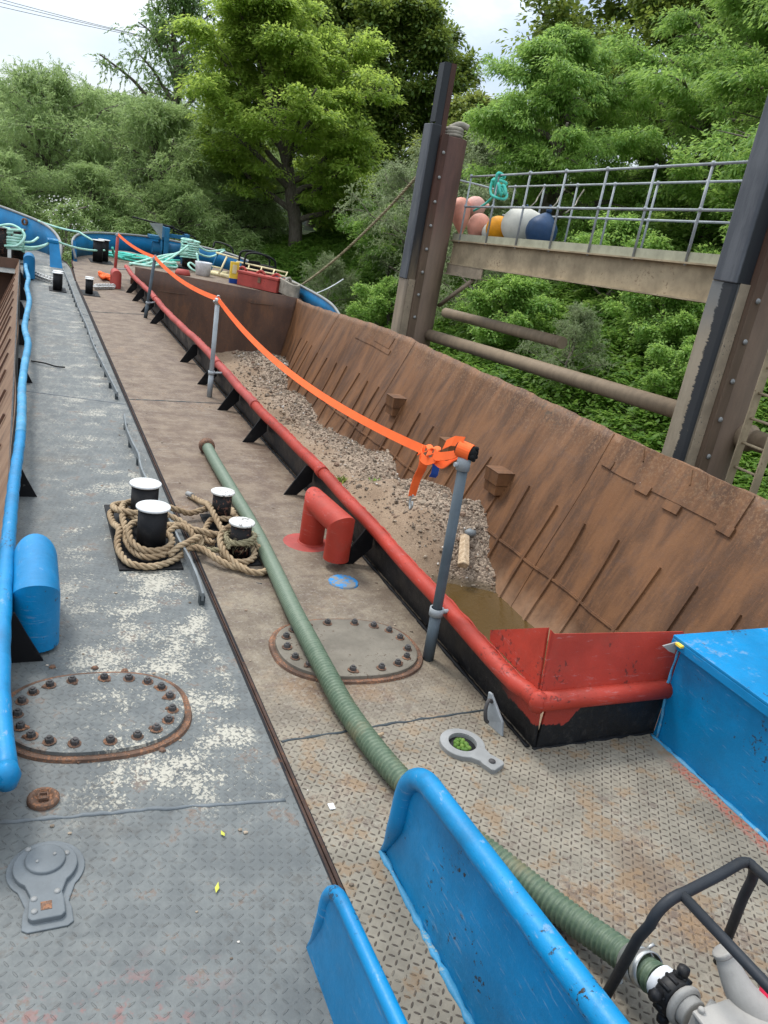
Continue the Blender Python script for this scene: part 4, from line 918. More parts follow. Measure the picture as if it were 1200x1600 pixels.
b = MB(); b.tube(catmull([(.09, 9.35, .01), (.22, 9.2, .03), (.33, 9.15, .015), (.42, 9.12, .02)], 5), .008, 6); tag(b.obj('black_cable', M['foam']), 'short black cable lying on the grey deck by the blue rail', 'cable')
# ------------------------------------------------ bow gear
def coil(mb, cx, cy, z, r0, n, rr_, rad, seed, sides=7, wild=.15, sq=1.0):
    q = random.Random(seed); pts = []
    for i in range(n*9):
        t = i/9; a = t*2*PI+q.uniform(-.1, .1); R0 = r0*(1+wild*math.sin(t*2.1+seed)+q.uniform(-.04, .04)); pts.append((cx+R0*math.cos(a)+wild*.6*math.sin(t*.9), cy+R0*math.sin(a)*sq+wild*.5*math.cos(t*1.3), z+rad+rr_*abs(math.sin(t*1.7))))
    mb.tube(catmull(pts, 3), rad, sides)
b = MB()
for k in range(7): b.tube(loopc(-.26, 18.5, .27-.01*(k % 3), .26, .32+.06*k, .37+.06*k, 1.05, k), .026, 7)
b.tube(catmull([(-.55, 18.3, .62), (-.5, 18.2, .3), (-.46, 18.15, .2), (-.52, 18.1, .36)], 5), .026, 7); b.tube(catmull([(-.5, 18.7, .72), (-.2, 18.5, .8), (.02, 18.3, .66), (-.1, 18.2, .45), (-.35, 18.2, .4)], 6), .026, 7)
b.tube(catmull([(-.05, 18.5, .50), (.15, 18.8, .50), (.28, 19.1, .58)], 6), .025, 7)
tag(b.obj('rope_coil', M['mint']), 'pale mint rope wound on the black bollard inside the left bow bulwark', 'rope')
b = MB(); b.tube(sag((.0, 18.4, .42), (.56, 18.55, .60), .06), .025, 7); b.tube(sag((.56, 18.55, .62), (1.72, 20.3, .42), .07), .023, 7); b.tube(sag((-.1, 18.5, .38), (.5, 18.5, .57), .09), .023, 7)
tag(b.obj('mooring_line', M['mint']), 'lower mint rope line stretched between the two bows over the left bulwark stay', 'rope')
b = MB(); b.tube(sag((.30, 20.9, .82), (1.15, 20.4, .74), .03), .023, 7); b.tube(sag((1.15, 20.4, .74), (1.55, 20.1, .58), .01), .023, 7)
tag(b.obj('mooring_line', M['mint']), 'upper mint rope line stretched between the two bows to the right bollards', 'rope')
b = MB(); q = random.Random(3); b.tube(catmull([(1.75+1.9*q.random(), 21.0+1.0*q.random(), .19+.14*q.random()) for _ in range(34)], 6), .024, 6); b.tube(catmull([(1.9, 20.4, .5), (2.0, 20.8, .3), (2.3, 21.2, .2)], 6), .03, 6)
tag(b.obj('rope_heap', M['teal']), 'bright teal rope flaked in a loose heap on the foredeck beside the bollards', 'rope')
b = MB(); coil(b, 2.75, 21.9, .17, .42, 5, .09, .024, 4); coil(b, 2.2, 22.3, .17, .35, 3, .07, .028, 6)
tag(b.obj('rope_coil', M['tanrope']), 'grey brown rope coiled on the foredeck behind the teal rope heap', 'rope')
b = MB(); coil(b, 3.1, 21.2, .17, .33, 4, .10, .027, 9)
tag(b.obj('rope_coil', M['mint']), 'pale mint rope coil on the foredeck left of the windlass', 'rope')
PO = thing('mooring_post', 'black mooring post on the foredeck right of the blue windlass', 'bollard', (3.9, 21.6, .15))
b = MB(); b.cyl((3.9, 21.6, .15), (3.9, 21.6, .82), .17, 18); b.obj('post', M['blackrust'], PO); b = MB(); b.box(3.62, 4.18, 21.35, 21.85, .148, .19); b.obj('base', M['black'], PO)
b = MB()
for k in range(8): b.tube(loopc(3.9, 21.6, .22+.015*(k % 2), .22, .42+.06*k, .46+.06*k, 1.02, k*.7), .023, 7)
for k in range(3): b.tube(catmull([(3.8, 21.3, .75-.1*k), (3.4-.1*k, 21.0, .45), (2.9-.2*k, 20.6+.1*k, .2), (2.3, 20.5-.1*k, .19)], 6), .026, 7)
b.tube(catmull([(4.0, 21.8, .8), (4.5, 22.3, .62), (5.0, 22.6, .70)], 6), .025, 7); b.tube(catmull([(4.0, 21.6, .6), (4.5, 22.0, .5), (5.0, 22.5, .68)], 6), .025, 7)
b.tube(catmull([(4.0, 21.2, .6), (4.05, 21.0, .3), (3.9, 20.7, .2), (3.75, 20.8, .3), (3.85, 21.0, .35), (4.1, 20.9, .22), (4.2, 20.7, .35), (3.95, 20.6, .36)], 6), .026, 7)
tag(b.obj('rope_coil', M['mint']), 'thick pale mint rope piled round the black post behind the white bucket', 'rope')
WI = thing('windlass', 'blue anchor windlass with black bars standing inside the right bow bulwark', 'windlass', (3.5, 22.6, .15))
b = MB(); b.box(3.35, 3.48, 22.3, 22.9, .15, 1.05); b.box(3.9, 4.0, 22.3, 22.9, .15, .95); b.box(3.48, 3.9, 22.5, 22.58, .8, .9); b.box(3.0, 3.35, 22.4, 22.9, .72, .8); b.obj('frame', M['winch'], WI, .01)
b = MB(); b.cyl((3.1, 22.6, .5), (4.05, 22.6, .5), .15, 16); b.lathe([(.0, -.02), (.3, -.02), (.3, .02), (0, .02)], (3.3, 22.6, .5), 20, (1, 0, 0)); b.obj('drum', M['winch'], WI)
b = MB(); b.tube([(2.55, 22.5, 1.17), (3.5, 22.6, 1.08), (4.1, 22.7, .92)], .022, 7); b.tube([(3.6, 22.6, .98), (4.2, 22.7, .9), (4.3, 22.8, .6)], .02, 7); b.tube(loopc(3.5, 22.55, .12, .12, 1.02, 1.1, 1, 0), .02, 6); b.obj('crank_bar', M['black'], WI)
b = MB(); b.slab([(2.95, 22.35, 1.10), (3.3, 22.4, 1.12), (3.3, 22.4, .72)], (0, 1, 0), .02); b.obj('guard', M['palegrey'], WI)
b = MB(); b.lathe([(0, .0), (.16, 0), (.19, .32), (.205, .32), (.205, .30), (.17, .01), (.15, .01), (.17, .27), (0, .27)], (4.02, 20.3, .15), 24); bk = b.obj('bucket', M['bucket']); tag(bk, 'white plastic bucket on the foredeck left of the yellow planks', 'bucket')
b = MB(); b.tube([(4.02+.205*math.cos(a), 20.3-.03, .47-.2*math.sin(a)*.8) for a in [i*PI/10 for i in range(11)]], .008, 5); b.obj('handle', M['steel'], bk)
b = MB(); b.lathe([(0, .13), (.14, .12), (.18, .05), (.18, 0), (0, 0)], (3.45, 19.8, .15), 18); tag(b.obj('deck_cap', M['redpink']), 'small domed red cap on the foredeck just left of the white bucket', 'cap')
b = MB(); b.cyl((4.35, 20.9, .19), (4.75, 20.2, .2), .06, 8); b.cyl((4.3, 21.1, .18), (4.7, 20.6, .26), .05, 8); tag(b.obj('fender_pole', M['cream']), 'cream yellow pole lying on the foredeck beside the white bucket', 'pole')
TR = thing('step_trestle', 'yellow and blue folding step trestle leaning by the bow bulwark', 'trestle', (4.55, 20.4, .15))
b = MB(); b.tube([(4.3, 20.9, .17), (4.5, 21.0, .68)], .022, 6); b.tube([(4.52, 20.7, .17), (4.7, 20.8, .67)], .022, 6); b.obj('leg', M['winch'], TR)
b = MB(); b.tube([(4.4, 20.3, .2), (4.62, 20.5, .66)], .025, 6); b.tube([(4.45, 21.0, .69), (4.95, 20.6, .64)], .025, 6); b.tube([(4.35, 20.95, .35), (4.55, 20.75, .35)], .02, 6); b.obj('top_rail', M['cream'], TR)
BX = thing('carton', 'upright yellow and blue detergent carton against the red tool chest', 'carton', (4.57, 19.4, .15))
b = MB(); b.box(4.48, 4.68, 19.35, 19.45, .26, .64); b.obj('carton_top', M['yellow'], BX); b = MB(); b.box(4.48, 4.68, 19.35, 19.45, .15, .2599); b.obj('carton_base', M['bluetag'], BX); b = MB(); b.box(4.52, 4.62, 19.344, 19.349, .38, .58); b.obj('printed_panel', M['cream'], BX)
CH = thing('tool_chest', 'big red steel tool chest on the foredeck beside the hold bulkhead', 'chest', (5.0, 18.9, .15))
b = MB(); b.slab([(4.62, 19.2, .15), (5.35, 18.35, .15), (5.58, 18.55, .15), (4.85, 19.45, .15)], (0, 0, -1), .27); b.obj('body', M['redpink'], CH, .01)
b = MB(); b.slab([(4.595, 19.2, .425), (5.35, 18.32, .425), (5.61, 18.55, .425), (4.85, 19.48, .425)], (0, 0, -1), .06); b.obj('lid', M['redpink'], CH, .012)
b = MB(); b.slab([(5.0, 18.74, .3), (5.05, 18.68, .3), (5.05, 18.68, .42), (5.0, 18.74, .42)], (.75, .65, 0), .02); b.obj('hasp', M['rust'], CH)
b = MB()
for (x, y) in ((4.75, 19.3), (5.1, 18.9), (5.4, 18.6)): b.tube(catmull([(x-.08, y+.1, .49), (x, y, .56), (x+.08, y-.08, .5)], 5), .03, 6)
tag(b.obj('work_gloves', M['redpink']), 'red bits of gear lying on the lid of the red chest', 'gloves')
b = MB()
b.tube([(4.7, 19.75, .52), (5.65, 18.75, .52)], .022, 6); b.tube([(4.75, 19.95, .62), (5.75, 18.95, .6)], .022, 6)
for i in range(5): t = i/4; b.tube([(4.7+.95*t, 19.75-t, .52), (4.75+t, 19.95-t, .61)], .018, 6)
tag(b.obj('boarding_ladder', M['cream']), 'cream boarding ladder lying across the back of the red chest', 'ladder')
GE = thing('generator', 'black frame generator standing behind the red chest', 'generator', (5.3, 20.0, .15))
b = MB(); b.box(4.95, 5.6, 19.85, 20.3, .3, .62); b.box(5.0, 5.3, 19.8, 19.85, .35, .7); b.cyl((5.25, 19.83, .5), (5.65, 19.83, .5), .14, 14); b.obj('engine', M['foam'], GE, .02)
b = MB()
for y in (19.78, 20.35): b.tube(catmull([(4.9, y, .15), (4.9, y, .7), (4.98, y, .86), (5.3, y, .88), (5.6, y, .8), (5.68, y, .66), (5.68, y, .15)], 6), .025, 7)
b.obj('frame', M['black'], GE)
b = MB(); b.tube(catmull([(4.7, 22.6, .72), (4.78, 22.7, .86), (5.1, 22.4, .82), (5.2, 22.3, .66)], 5), .025, 6); tag(b.obj('cleat_bar', M['black']), 'small black hoop bar on the bulwark rim left of the generator', 'bar')
b = MB(); q = random.Random(8)
for k in range(9): b.tube(catmull([(5.45+q.uniform(-.03, .03), 18.75, .18+.035*k), (5.7, 18.5+q.uniform(-.05, .05), .2+.03*k), (5.78, 18.0, .16+.034*k), (5.6, 17.85, .17+.03*k), (5.45, 18.3, .2+.035*k), (5.5, 18.75, .2+.035*k)], 5), .028, 6)
b.tube(catmull([(5.5, 18.2, .1), (5.48, 18.15, .45), (5.62, 18.25, .52), (5.66, 18.3, .2)], 5), .035, 7)
tag(b.obj('rope_coil', M['tanrope']), 'bundled tan rope hanging inside the bulwark right of the red chest', 'rope')
b = MB(); q = random.Random(12); b.tube(catmull([(1.42+.3*q.random(), 17.35+.5*q.random(), .08+.09*q.random()) for _ in range(22)], 5), .03, 6)
tag(b.obj('rope_heap', M['orange']), 'small heap of bright orange line on the deck by the far red pipe', 'rope')
def chain(pts, r, n, mat, label):
    b = MB(); P = resample(catmull(pts, 10), .001); L_ = len(P)
    for i in range(n):
        k = int((i+.5)/n*(L_-2)); p = P[k]; t = (P[min(k+20, L_-1)]-P[max(0, k-20)]).normalized(); s = Vector((0, 0, 1)) if i % 2 else t.cross(Vector((0, 0, 1))).normalized()
        b.tube([p+t*math.cos(a)*r*1.9+s*math.sin(a)*r*1.15 for a in [j*2*PI/10 for j in range(10)]], r*.38, 5, closed=True)
    tag(b.obj('chain', mat), label, 'chain')
chain([(.16, 16.95, .09), (.32, 16.6, .08), (.5, 16.3, .07)], .036, 14, M['whiteworn'], 'white chain across the grey deck from the blue pipe to the far bollard')
chain([(1.22, 16.2, .06), (1.4, 16.4, .06), (1.6, 16.6, .06)], .036, 14, M['whiteworn'], 'white chain across the brown deck from the far bollard to the red pipe')

# ------------------------------------------------ gravel left in the hold
def vnoise(x, y, s=0):
    def h(i, j): return (math.sin(i*127.1+j*311.7+s*74.7)*43758.5453) % 1.0
    i, j = math.floor(x), math.floor(y); f, g_ = x-i, y-j; f = f*f*(3-2*f); g_ = g_*g_*(3-2*g_)
    return (h(i, j)*(1-f)+h(i+1, j)*f)*(1-g_)+(h(i, j+1)*(1-f)+h(i+1, j+1)*f)*g_
def fbm(x, y, s=0, o=4): return sum(vnoise(x*2**k, y*2**k, s+k)*.5**k for k in range(o))/1.875-.5
CT = [(2.2, -1.6), (4.2, -1.5), (4.9, -1.44), (5.2, -1.37), (5.7, -1.47), (6.17, -1.40), (6.5, -1.40), (6.75, -1.33), (7.03, -1.17), (7.4, -1.02), (7.9, -.95), (8.35, -.84), (8.8, -.98), (9.13, -1.07), (9.6, -1.14), (10.5, -1.25), (11.4, -1.30), (12.0, -1.22), (12.8, -1.42), (13.3, -1.40), (14.2, -1.25), (15.0, -1.2), (15.6, -1.08), (17.2, -1.1)]
def sedz(x, y):
    c = np.interp(y, [a for a, _ in CT], [v for _, v in CT]); t = sstep(2.9, 4.6, x)
    inner = -1.38+.12*sstep(9, 12, y); z = inner+(c-inner)*t+.26*fbm(x*1.5, y*1.5, 3)*(.35+.65*t)+.10*t*math.sin(y*2.1+x)+.05*fbm(x*5, y*5, 9)
    if y < 7.4: d = math.hypot((x-3.92)/.84, (y-5.75)/.98); z = z+(-1.56-z)*sstep(1.25, .75, d)
    return z
b = MB(); nx, ny = 75, 300
for i in range(nx+1):
    for j in range(ny+1): x = 2.2+(5.25-2.2)*i/nx; y = 2.29+14.7*j/ny; b.v.append((x, y, sedz(x, y)))
for i in range(nx):
    for j in range(ny): a = i*(ny+1)+j; b.f.append((a, a+ny+1, a+ny+2, a+1)); b.sm.append(True)
tag(b.obj('gravel_bed', M['gravel']), 'mud and gravel heaped along the bottom of the rusty hold', 'gravel', kind='stuff')
ico = [Vector(v).normalized() for v in [(-1, 1.618, 0), (1, 1.618, 0), (-1, -1.618, 0), (1, -1.618, 0), (0, -1, 1.618), (0, 1, 1.618), (0, -1, -1.618), (0, 1, -1.618), (1.618, 0, -1), (1.618, 0, 1), (-1.618, 0, -1), (-1.618, 0, 1)]]
icof = [(0, 11, 5), (0, 5, 1), (0, 1, 7), (0, 7, 10), (0, 10, 11), (1, 5, 9), (5, 11, 4), (11, 10, 2), (10, 7, 6), (7, 1, 8), (3, 9, 4), (3, 4, 2), (3, 2, 6), (3, 6, 8), (3, 8, 9), (4, 9, 5), (2, 4, 11), (6, 2, 10), (8, 6, 7), (9, 8, 1)]
b = MB(); q = random.Random(77); cnt = 0
while cnt < 15000:
    y = 4.3+12.6*q.random()**1.15; x = 2.9+2.3*q.random()
    dens = max(sstep(3.75, 4.6, x+1.1*fbm(x*1.1, y*1.1, 5))*.96+.04, sstep(5.6, 5.1, y))
    if q.random() > dens: continue
    if y < 7.3 and math.hypot((x-3.92)/.84, (y-5.75)/.98) < 1.0: continue
    r = min(.045, .0072*math.exp(q.gauss(0.2, .55)))*(1+max(0, y-8)*.05); z = sedz(x, y); Ra = Matrix.Rotation(q.random()*6.28, 3, Vector((q.gauss(0, 1), q.gauss(0, 1), 1)).normalized()); s = Vector((q.uniform(.7, 1.35), q.uniform(.7, 1.2), q.uniform(.5, .9)))*r
    k = len(b.v)
    for v in ico: p = Ra @ Vector((v.x*s.x, v.y*s.y, v.z*s.z)); b.v.append((x+p.x, y+p.y, z+r*.25+p.z))
    b.f += [(i+k, j+k, l+k) for i, j, l in icof]; b.sm += [False]*20; cnt += 1
tag(b.obj('loose_stones', M['pebble']), 'loose pebbles strewn over the gravel in the hold', 'stones', kind='stuff')
b = MB(); b.lathe([(1, 0), (0, .001)], (0, 0, 0), 40); b.v = [(3.92+v[0]*1.0, 5.75+v[1]*1.15, -1.488) for v in b.v]
tag(b.obj('puddle', M['puddle']), 'murky brown puddle at the near end of the gravel in the hold', 'puddle', kind='stuff')
b = MB(); b.prism([(0, -.05), (.06, -.07), (.09, .0), (.05, .06), (0, .05)], 'x', 0, .5); R3 = Matrix.Rotation(1.1, 3, 'Z') @ Matrix.Rotation(-.35, 3, 'Y'); b.v = [tuple(R3 @ Vector((v[0], v[2]*(1-.3*v[0]), v[1]*(1-.4*v[0])))+Vector((4.33, 6.62, -1.28))) for v in b.v]
tag(b.obj('driftwood', M['wood'], bevel=.01), 'pale chunk of driftwood standing in the gravel near the puddle', 'driftwood')
for (x, y, r, mt, lb) in ((4.62, 7.05, .07, 'galvdk', 'rounded blue grey stone on the gravel beside the driftwood'), (4.38, 6.45, .05, 'bucket', 'pale flat stone on the gravel between driftwood and puddle')):
    b = MB(); b.add([Vector((v.x*r*1.2, v.y*r, v.z*r*.7))+Vector((x, y, sedz(x, y)+r*.4)) for v in ico], icof, True); tag(b.obj('stone', M[mt]), lb, 'stone')
def sprig(name, cx, cy, cz, n, h, mat, label, cat, seed, wide=.4, wid=.012):
    b = MB(); q = random.Random(seed)
    for _ in range(n):
        a = q.random()*6.28; hh = h*q.uniform(.5, 1); s = wide*q.uniform(.2, 1); p = Vector((cx+.04*q.gauss(0, 1), cy+.04*q.gauss(0, 1), cz)); t = p+Vector((math.cos(a)*s*h, math.sin(a)*s*h, hh)); m = (p+t)/2+Vector((0, 0, .15*h)); w_ = Vector((-math.sin(a), math.cos(a), 0))*wid
        b.add([p, m-w_, t, m+w_], [(0, 1, 2, 3)])
    return tag(b.obj(name, M[mat]), label, cat)
sprig('weed', 3.85, 9.2, sedz(3.85, 9.2), 26, .13, 'leaf_olive', 'small tuft of weeds growing in the gravel near the steps', 'weed', 4, .8)
sprig('weed', 4.05, 8.6, sedz(4.05, 8.6), 12, .08, 'leaf_mid', 'smallest sprig of weeds in the gravel, nearer the puddle', 'weed', 5, .8)

b = MB(); q = random.Random(31)
for _ in range(150):
    y = q.uniform(1.2, 9)**1.0; x = q.choice((q.uniform(.97, 2.0), q.uniform(.97, 1.1), q.uniform(1.85, 2.0), q.uniform(.1, .9))); 
    if y < 2.2: x = q.uniform(.1, 2.6)
    if .9 < x < .97: continue
    r = q.uniform(.003, .008); b.add([Vector((v.x*r*q.uniform(.8, 1.6), v.y*r, v.z*r*.5))+Vector((x, y, r*.4)) for v in ico], icof)
tag(b.obj('grit', M['pebble']), 'scattered grit and paint crumbs on the two side decks', 'grit', kind='stuff')

# ================================================================== PILES AND WALKWAY
def pile(label, yc, ztop_f, ztop_t, zlow, post=False):
    P = thing('mooring_pile', label, 'pile', (7.1, yc, -3.5), 'mooring piles beside the barge')
    b = MB(); n = 28; b.lathe([(.31, -3.5), (.31, ztop_t), (.29, ztop_t+.01), (.28, ztop_t-.02), (0, ztop_t-.03)], (7.1, yc, 0), 40); b.obj('tube', M['pile'], P)
    b = MB(); b.box(6.80, 6.93, yc-.262, yc-.24, -3.4, ztop_t+.03); b.box(6.80, 6.93, yc+.24, yc+.262, -3.4, ztop_t+.03); b.box(6.80, 6.82, yc-.2385, yc+.2385, -3.4, ztop_t-.05); b.obj('bolted_plate', M['pile'], P, .004)
    for k in range(int((ztop_t+3.0)/.42)):
        z = ztop_t-.28-.42*k
        if z < -1.5: break
        m = MB(); m.lathe([(.02, 0), (.03, .008), (.026, .022), (0, .028)], (6.875, yc-.2625, z), 10, (0, -1, 0)); m.obj('bolt', M['palegrey'], P)
    b = MB(); b.prism([(6.585, yc-.155), (6.61, yc-.18), (6.797, yc-.18), (6.797, yc+.15), (6.61, yc+.15), (6.585, yc+.125)], 'z', zlow+.002, ztop_f); b.obj('upper_fender', M['fender'], P, .012)
    b = MB(); b.prism([(6.60, yc-.15), (6.625, yc-.175), (6.797, yc-.175), (6.797, yc+.145), (6.60, yc+.145)], 'z', -3.2, zlow); b.obj('lower_fender', M['scraped' if yc < 10 else 'fenderface'], P, .01)
    b = MB(); b.prism([(6.66, yc-.18), (6.796, yc-.18), (6.796, yc-.195), (6.66, yc-.195)], 'z', -3.2, zlow+.01); b.obj('rubbing_angle', M['pile2'], P, .003)
    return P
P1 = pile('shorter rusty mooring pile with a steel angle post on top, left end of the walkway', 14.28, 3.86, 3.70, 1.15)
b = MB(); b.box(6.66, 6.68, 14.14, 14.34, 3.9, 4.85); b.box(6.6805, 6.80, 14.14, 14.16, 3.8, 4.86); b.obj('angle_post', M['fender'], P1); b = MB(); b.box(6.802, 6.90, 14.13, 14.155, 3.2, 4.86); b.obj('angle_strip', M['pile'], P1)
b = MB()
for k in range(3): b.tube(loopc(7.12, 14.25, .16, .15, 3.73+.05*k, 3.76+.05*k, 1.02), .04, 8)
b.tube(catmull([(7.0, 14.2, 3.85), (7.2, 14.2, 3.95), (7.36, 14.15, 3.92)], 6), .055, 8); tag(b.obj('rope_coil', M['tanrope']), 'old grey rope turned round the top of the left mooring pile', 'rope')
P2 = pile('taller mooring pile nearest the ladder with a worn black rubbing face', 6.44, 4.13, 4.3, 2.05)
# walkway
WK = thing('walkway', 'steel walkway with galvanised handrails spanning between the two piles', 'walkway', (8, 10.3, 1.8))
def wz_(y): return 2.04+.27*(14.2-y)/7.4
y0, y1 = 14.15, 6.6
b = MB()
for x in (7.5, 8.5):
    b.slab([(x, y0, wz_(y0)-.06), (x, y1, wz_(y1)-.06), (x, y1, wz_(y1)-.48), (x, y0, wz_(y0)-.48)], (1, 0, 0), .015)
    for dz in (-.06, -.48): b.slab([(x-.09, y0, wz_(y0)+dz), (x-.09, y1, wz_(y1)+dz), (x+.07, y1, wz_(y1)+dz), (x+.07, y0, wz_(y0)+dz)], (0, 0, 1), .022)
b.obj('beam', M['concrete'], WK)
b = MB(); b.slab([(7.445, y0, wz_(y0)-.058), (7.445, y1, wz_(y1)-.058), (7.445, y1, wz_(y1)+.06), (7.445, y0, wz_(y0)+.06)], (-1, 0, 0), .012); b.obj('toe_board', M['concrete2'], WK)
b = MB(); b.slab([(7.45, y0, wz_(y0)), (7.45, y1, wz_(y1)), (8.55, y1, wz_(y1)), (8.55, y0, wz_(y0))], (0, 0, 1), .03); b.obj('deck_grating', M['galvdk'], WK)
for x, ys, nm in ((7.435, [13.84-.985*k for k in range(8)], 'f'), (8.5, [14.0-.985*k for k in range(8)], 'b')):
    for y in ys:
        b = MB(); z = wz_(y); b.cyl((x, y, z-.1 if nm == 'f' else z), (x, y, z+1.07), .0175, 10)
        for h in (.55, 1.07): b.lathe([(0, .034), (.024, .026), (.034, 0), (.024, -.026), (0, -.034)], (x, y, z+h), 10)
        b.obj('handrail_post', M['galv'], WK)
    for h in (.55, 1.07):
        b = MB(); b.tube([(x, y0-.32 if nm == 'f' else y0+.1, wz_(y0)+h), (x, y1, wz_(y1)+h)], .017, 10); b.obj('handrail', M['galv'], WK)
b = MB(); b.tube(catmull([(8.5, 14.2, wz_(14.2)+.95), (8.0, 14.5, 3.05), (7.45, 14.5, 3.06)], 5), .018, 8); b.obj('handrail', M['galv'], WK)
b = MB(); b.slab([(7.42, 14.1, 1.54), (7.42, 12.75, 1.59), (7.42, 12.75, 1.42), (7.42, 14.1, 1.37)], (-1, 0, 0), .02); b.slab([(7.34, 14.1, 1.37), (7.34, 12.75, 1.42), (7.56, 12.75, 1.42), (7.56, 14.1, 1.37)], (0, 0, 1), .02); b.tube([(7.4, 13.0, 1.36), (7.4, 14.1, .75)], .05, 4); b.obj('support_bracket', M['pile2'], WK)
for lab, A, B, r in (('longer muddy cross pipe joining the two piles low down, front one', (7.25, 14.1, .17), (7.25, 6.5, .55), .112), ('shorter darker muddy pipe behind the long one, ending in mid air', (8.0, 14.9, .55), (8.0, 10.75, .72), .10), ('muddy cross pipe running off behind the ladder from the nearer pile', (7.25, 6.4, .50), (7.3, 3.0, .55), .112), ('darker upper pipe passing behind the ladder', (8.3, 6.6, 1.0), (8.3, 3.0, .95), .12)):
    b = MB(); b.cyl(A, B, r, 22); A_ = Vector(A); B_ = Vector(B); d = (B_-A_).normalized()
    if 'running off' in lab: b.lathe([(r, 0), (.14, .02), (.15, .16), (r, .22)], A_+d*.2, 22, d)
    tag(b.obj('cross_pipe', M['pipe']), lab, 'pipe', 'cross pipes between the piles')
LD = thing('ladder', 'muddy steel ladder hanging beside the nearer pile at the right edge', 'ladder', (7.0, 5.74, -1))
for y in (5.91, 5.57):
    b = MB(); b.box(6.94, 7.05, y-.008, y+.008, -1.6, 3.2); b.obj('stile', M['concrete'], LD)
for k in range(17):
    b = MB(); z = -1.4+.27*k; b.cyl((7.0, 5.902, z), (7.0, 5.578, z), .015, 8); b.obj('rung', M['concrete'], LD)
# buoys
def buoy(cx, cy, cz, r, L_, ax, mat, label, eye=True):
    r *= .9; L_ *= .92; B_ = thing('buoy', label, 'buoy', (cx, cy, cz-r), 'mooring buoys lying on the walkway'); ax = Vector(ax).normalized()
    prof = [(0, -L_*.5)]+[(r*math.sin(q), -L_*.5+r-r*math.cos(q)) for q in [PI/2*k/8 for k in range(1, 9)]]+[(r*.98, -L_*.5+r+.05)]
    tip = L_*.5; s = -L_*.5+r+.05
    prof += [(r*.98*(1-((k/8)**1.7))+.03*(k/8), s+(tip-s)*k/8) for k in range(1, 9)]+[(.045, tip), (.05, tip+.05), (.03, tip+.07), (0, tip+.07)]
    b = MB(); b.lathe(prof, (cx, cy, cz), 28, ax); b.obj('float', mat, B_)
    if eye: b = MB(); c = Vector((cx, cy, cz))+ax*(tip+.08); b.tube([c+Vector((0, .035*math.cos(a), .035*math.sin(a))) for a in [i*PI/5 for i in range(10)]], .012, 6, closed=True); b.obj('eye', mat, B_)
zb = wz_(13)
buoy(7.78, 14.62, wz_(14.6)+.42, .22, .75, (.1, -.25, -1), M['peach'], 'tall peach buoy standing tip down against the left pile')
buoy(8.15, 14.75, wz_(14)+.62, .22, .50, (1, .2, .2), M['peach2'], 'faded pink buoy lying on top behind the peach ones')
buoy(7.78, 13.85, wz_(14)+.24, .235, .55, (-.3, .2, -.9), M['peach'], 'peach cone shaped buoy lying flat between the pink and white ones')
buoy(7.95, 13.55, wz_(13.6)+.2, .2, .5, (.6, -.2, .7), M['buoyw'], 'small white buoy squeezed between the peach and orange ones')
buoy(8.2, 13.0, wz_(13)+.36, .19, .5, (.1, .1, 1), M['buoyb'], 'small dark navy buoy behind the orange one, mostly hidden')
buoy(7.78, 13.1, wz_(13)+.22, .25, .55, (.6, .8, .1), M['buoyo'], 'bright yellow orange buoy lying between white buoys')
buoy(7.86, 12.48, wz_(12.5)+.33, .34, .8, (.55, -.65, .45), M['buoyw'], 'largest off-white round buoy in the middle of the row')
buoy(7.80, 11.75, wz_(11.8)+.25, .29, .62, (.15, -.05, .98), M['buoyb'], 'big navy blue buoy at the right end of the row')
b = MB(); q = random.Random(5); b.tube(catmull([(7.48+.12*q.uniform(-1, 1), 12.82+.2*q.uniform(-1, 1), 2.98+.2*q.uniform(-1, 1)) for _ in range(16)], 5), .025, 7); b.tube(catmull([(7.5, 12.9, 2.9), (7.55, 13.3, 2.7), (7.6, 13.8, 2.55)], 5), .022, 7)
tag(b.obj('rope_knot', M['teal']), 'teal rope knotted round the walkway handrail above the buoys', 'rope')
for k, y in enumerate((12.3, 11.75, 12.95)):
    b = MB(); b.tube(catmull([(8.45, y, 3.12), (8.4, y+.05, 2.95), (8.3, y-.05, 2.85), (8.2, y+.03, 2.7)], 5), .012, 5)
    tag(b.obj('lanyard', M['tanrope']), 'thin cord hanging from the back handrail '+('behind the largest white buoy', 'nearest the right end of the buoys', 'behind the orange buoy')[k], 'cord')
b = MB(); rope(b, sag((5.93, 18.3, .42), (6.66, 14.42, 3.02), .16), .028, strands=3, sides=5, lay=.25, step=.05); tag(b.obj('mooring_line', M['ropeold']), 'brown mooring line rising from the bow bulwark to the left pile', 'rope')
b = MB(); b.tube(sag((5.95, 17.3, .36), (6.6, 17.4, .75), .03), .012, 5); tag(b.obj('thin_line', M['bucket']), 'thin white line tied off the right bulwark end below the brown line', 'rope')

# ================================================================== GROUND, WATER
def land(x, y):
    a = (x-9.3+.8*fbm(y*.12, 1.3, 2)*2); c = (y-31+.25*x+2.5*fbm(x*.15, 2.2, 5))*.85
    a2 = a+max(0, (y-24))*.0
    F = max(a2, c)+.0
    return F
def gz(x, y):
    F = land(x, y)
    if F < 0: z = -1.9+max(-1.5, F*.4)
    else: z = -1.9+.62*min(F, 3)+.42*max(0, min(F-3, 14))+.30*max(0, min(F-17, 60))
    # right bank climbs higher than the far bank
    lo = sstep(6, 14, x)*(1-.85*sstep(30, 46, y))
    if F > 3: z = z*(.2+.8*lo)+(-.6)*(1-lo)
    return z+.35*fbm(x*.35, y*.35, 11)*min(1, max(0, F*.4))
b = MB()
xs = [-300, -150, -80, -45]+[-30+1.0*i for i in range(75)]+[60, 80, 120, 200, 400]; ys = [-100, -50, -25]+[-12+1.0*i for i in range(90)]+[95, 120, 160, 250, 500]
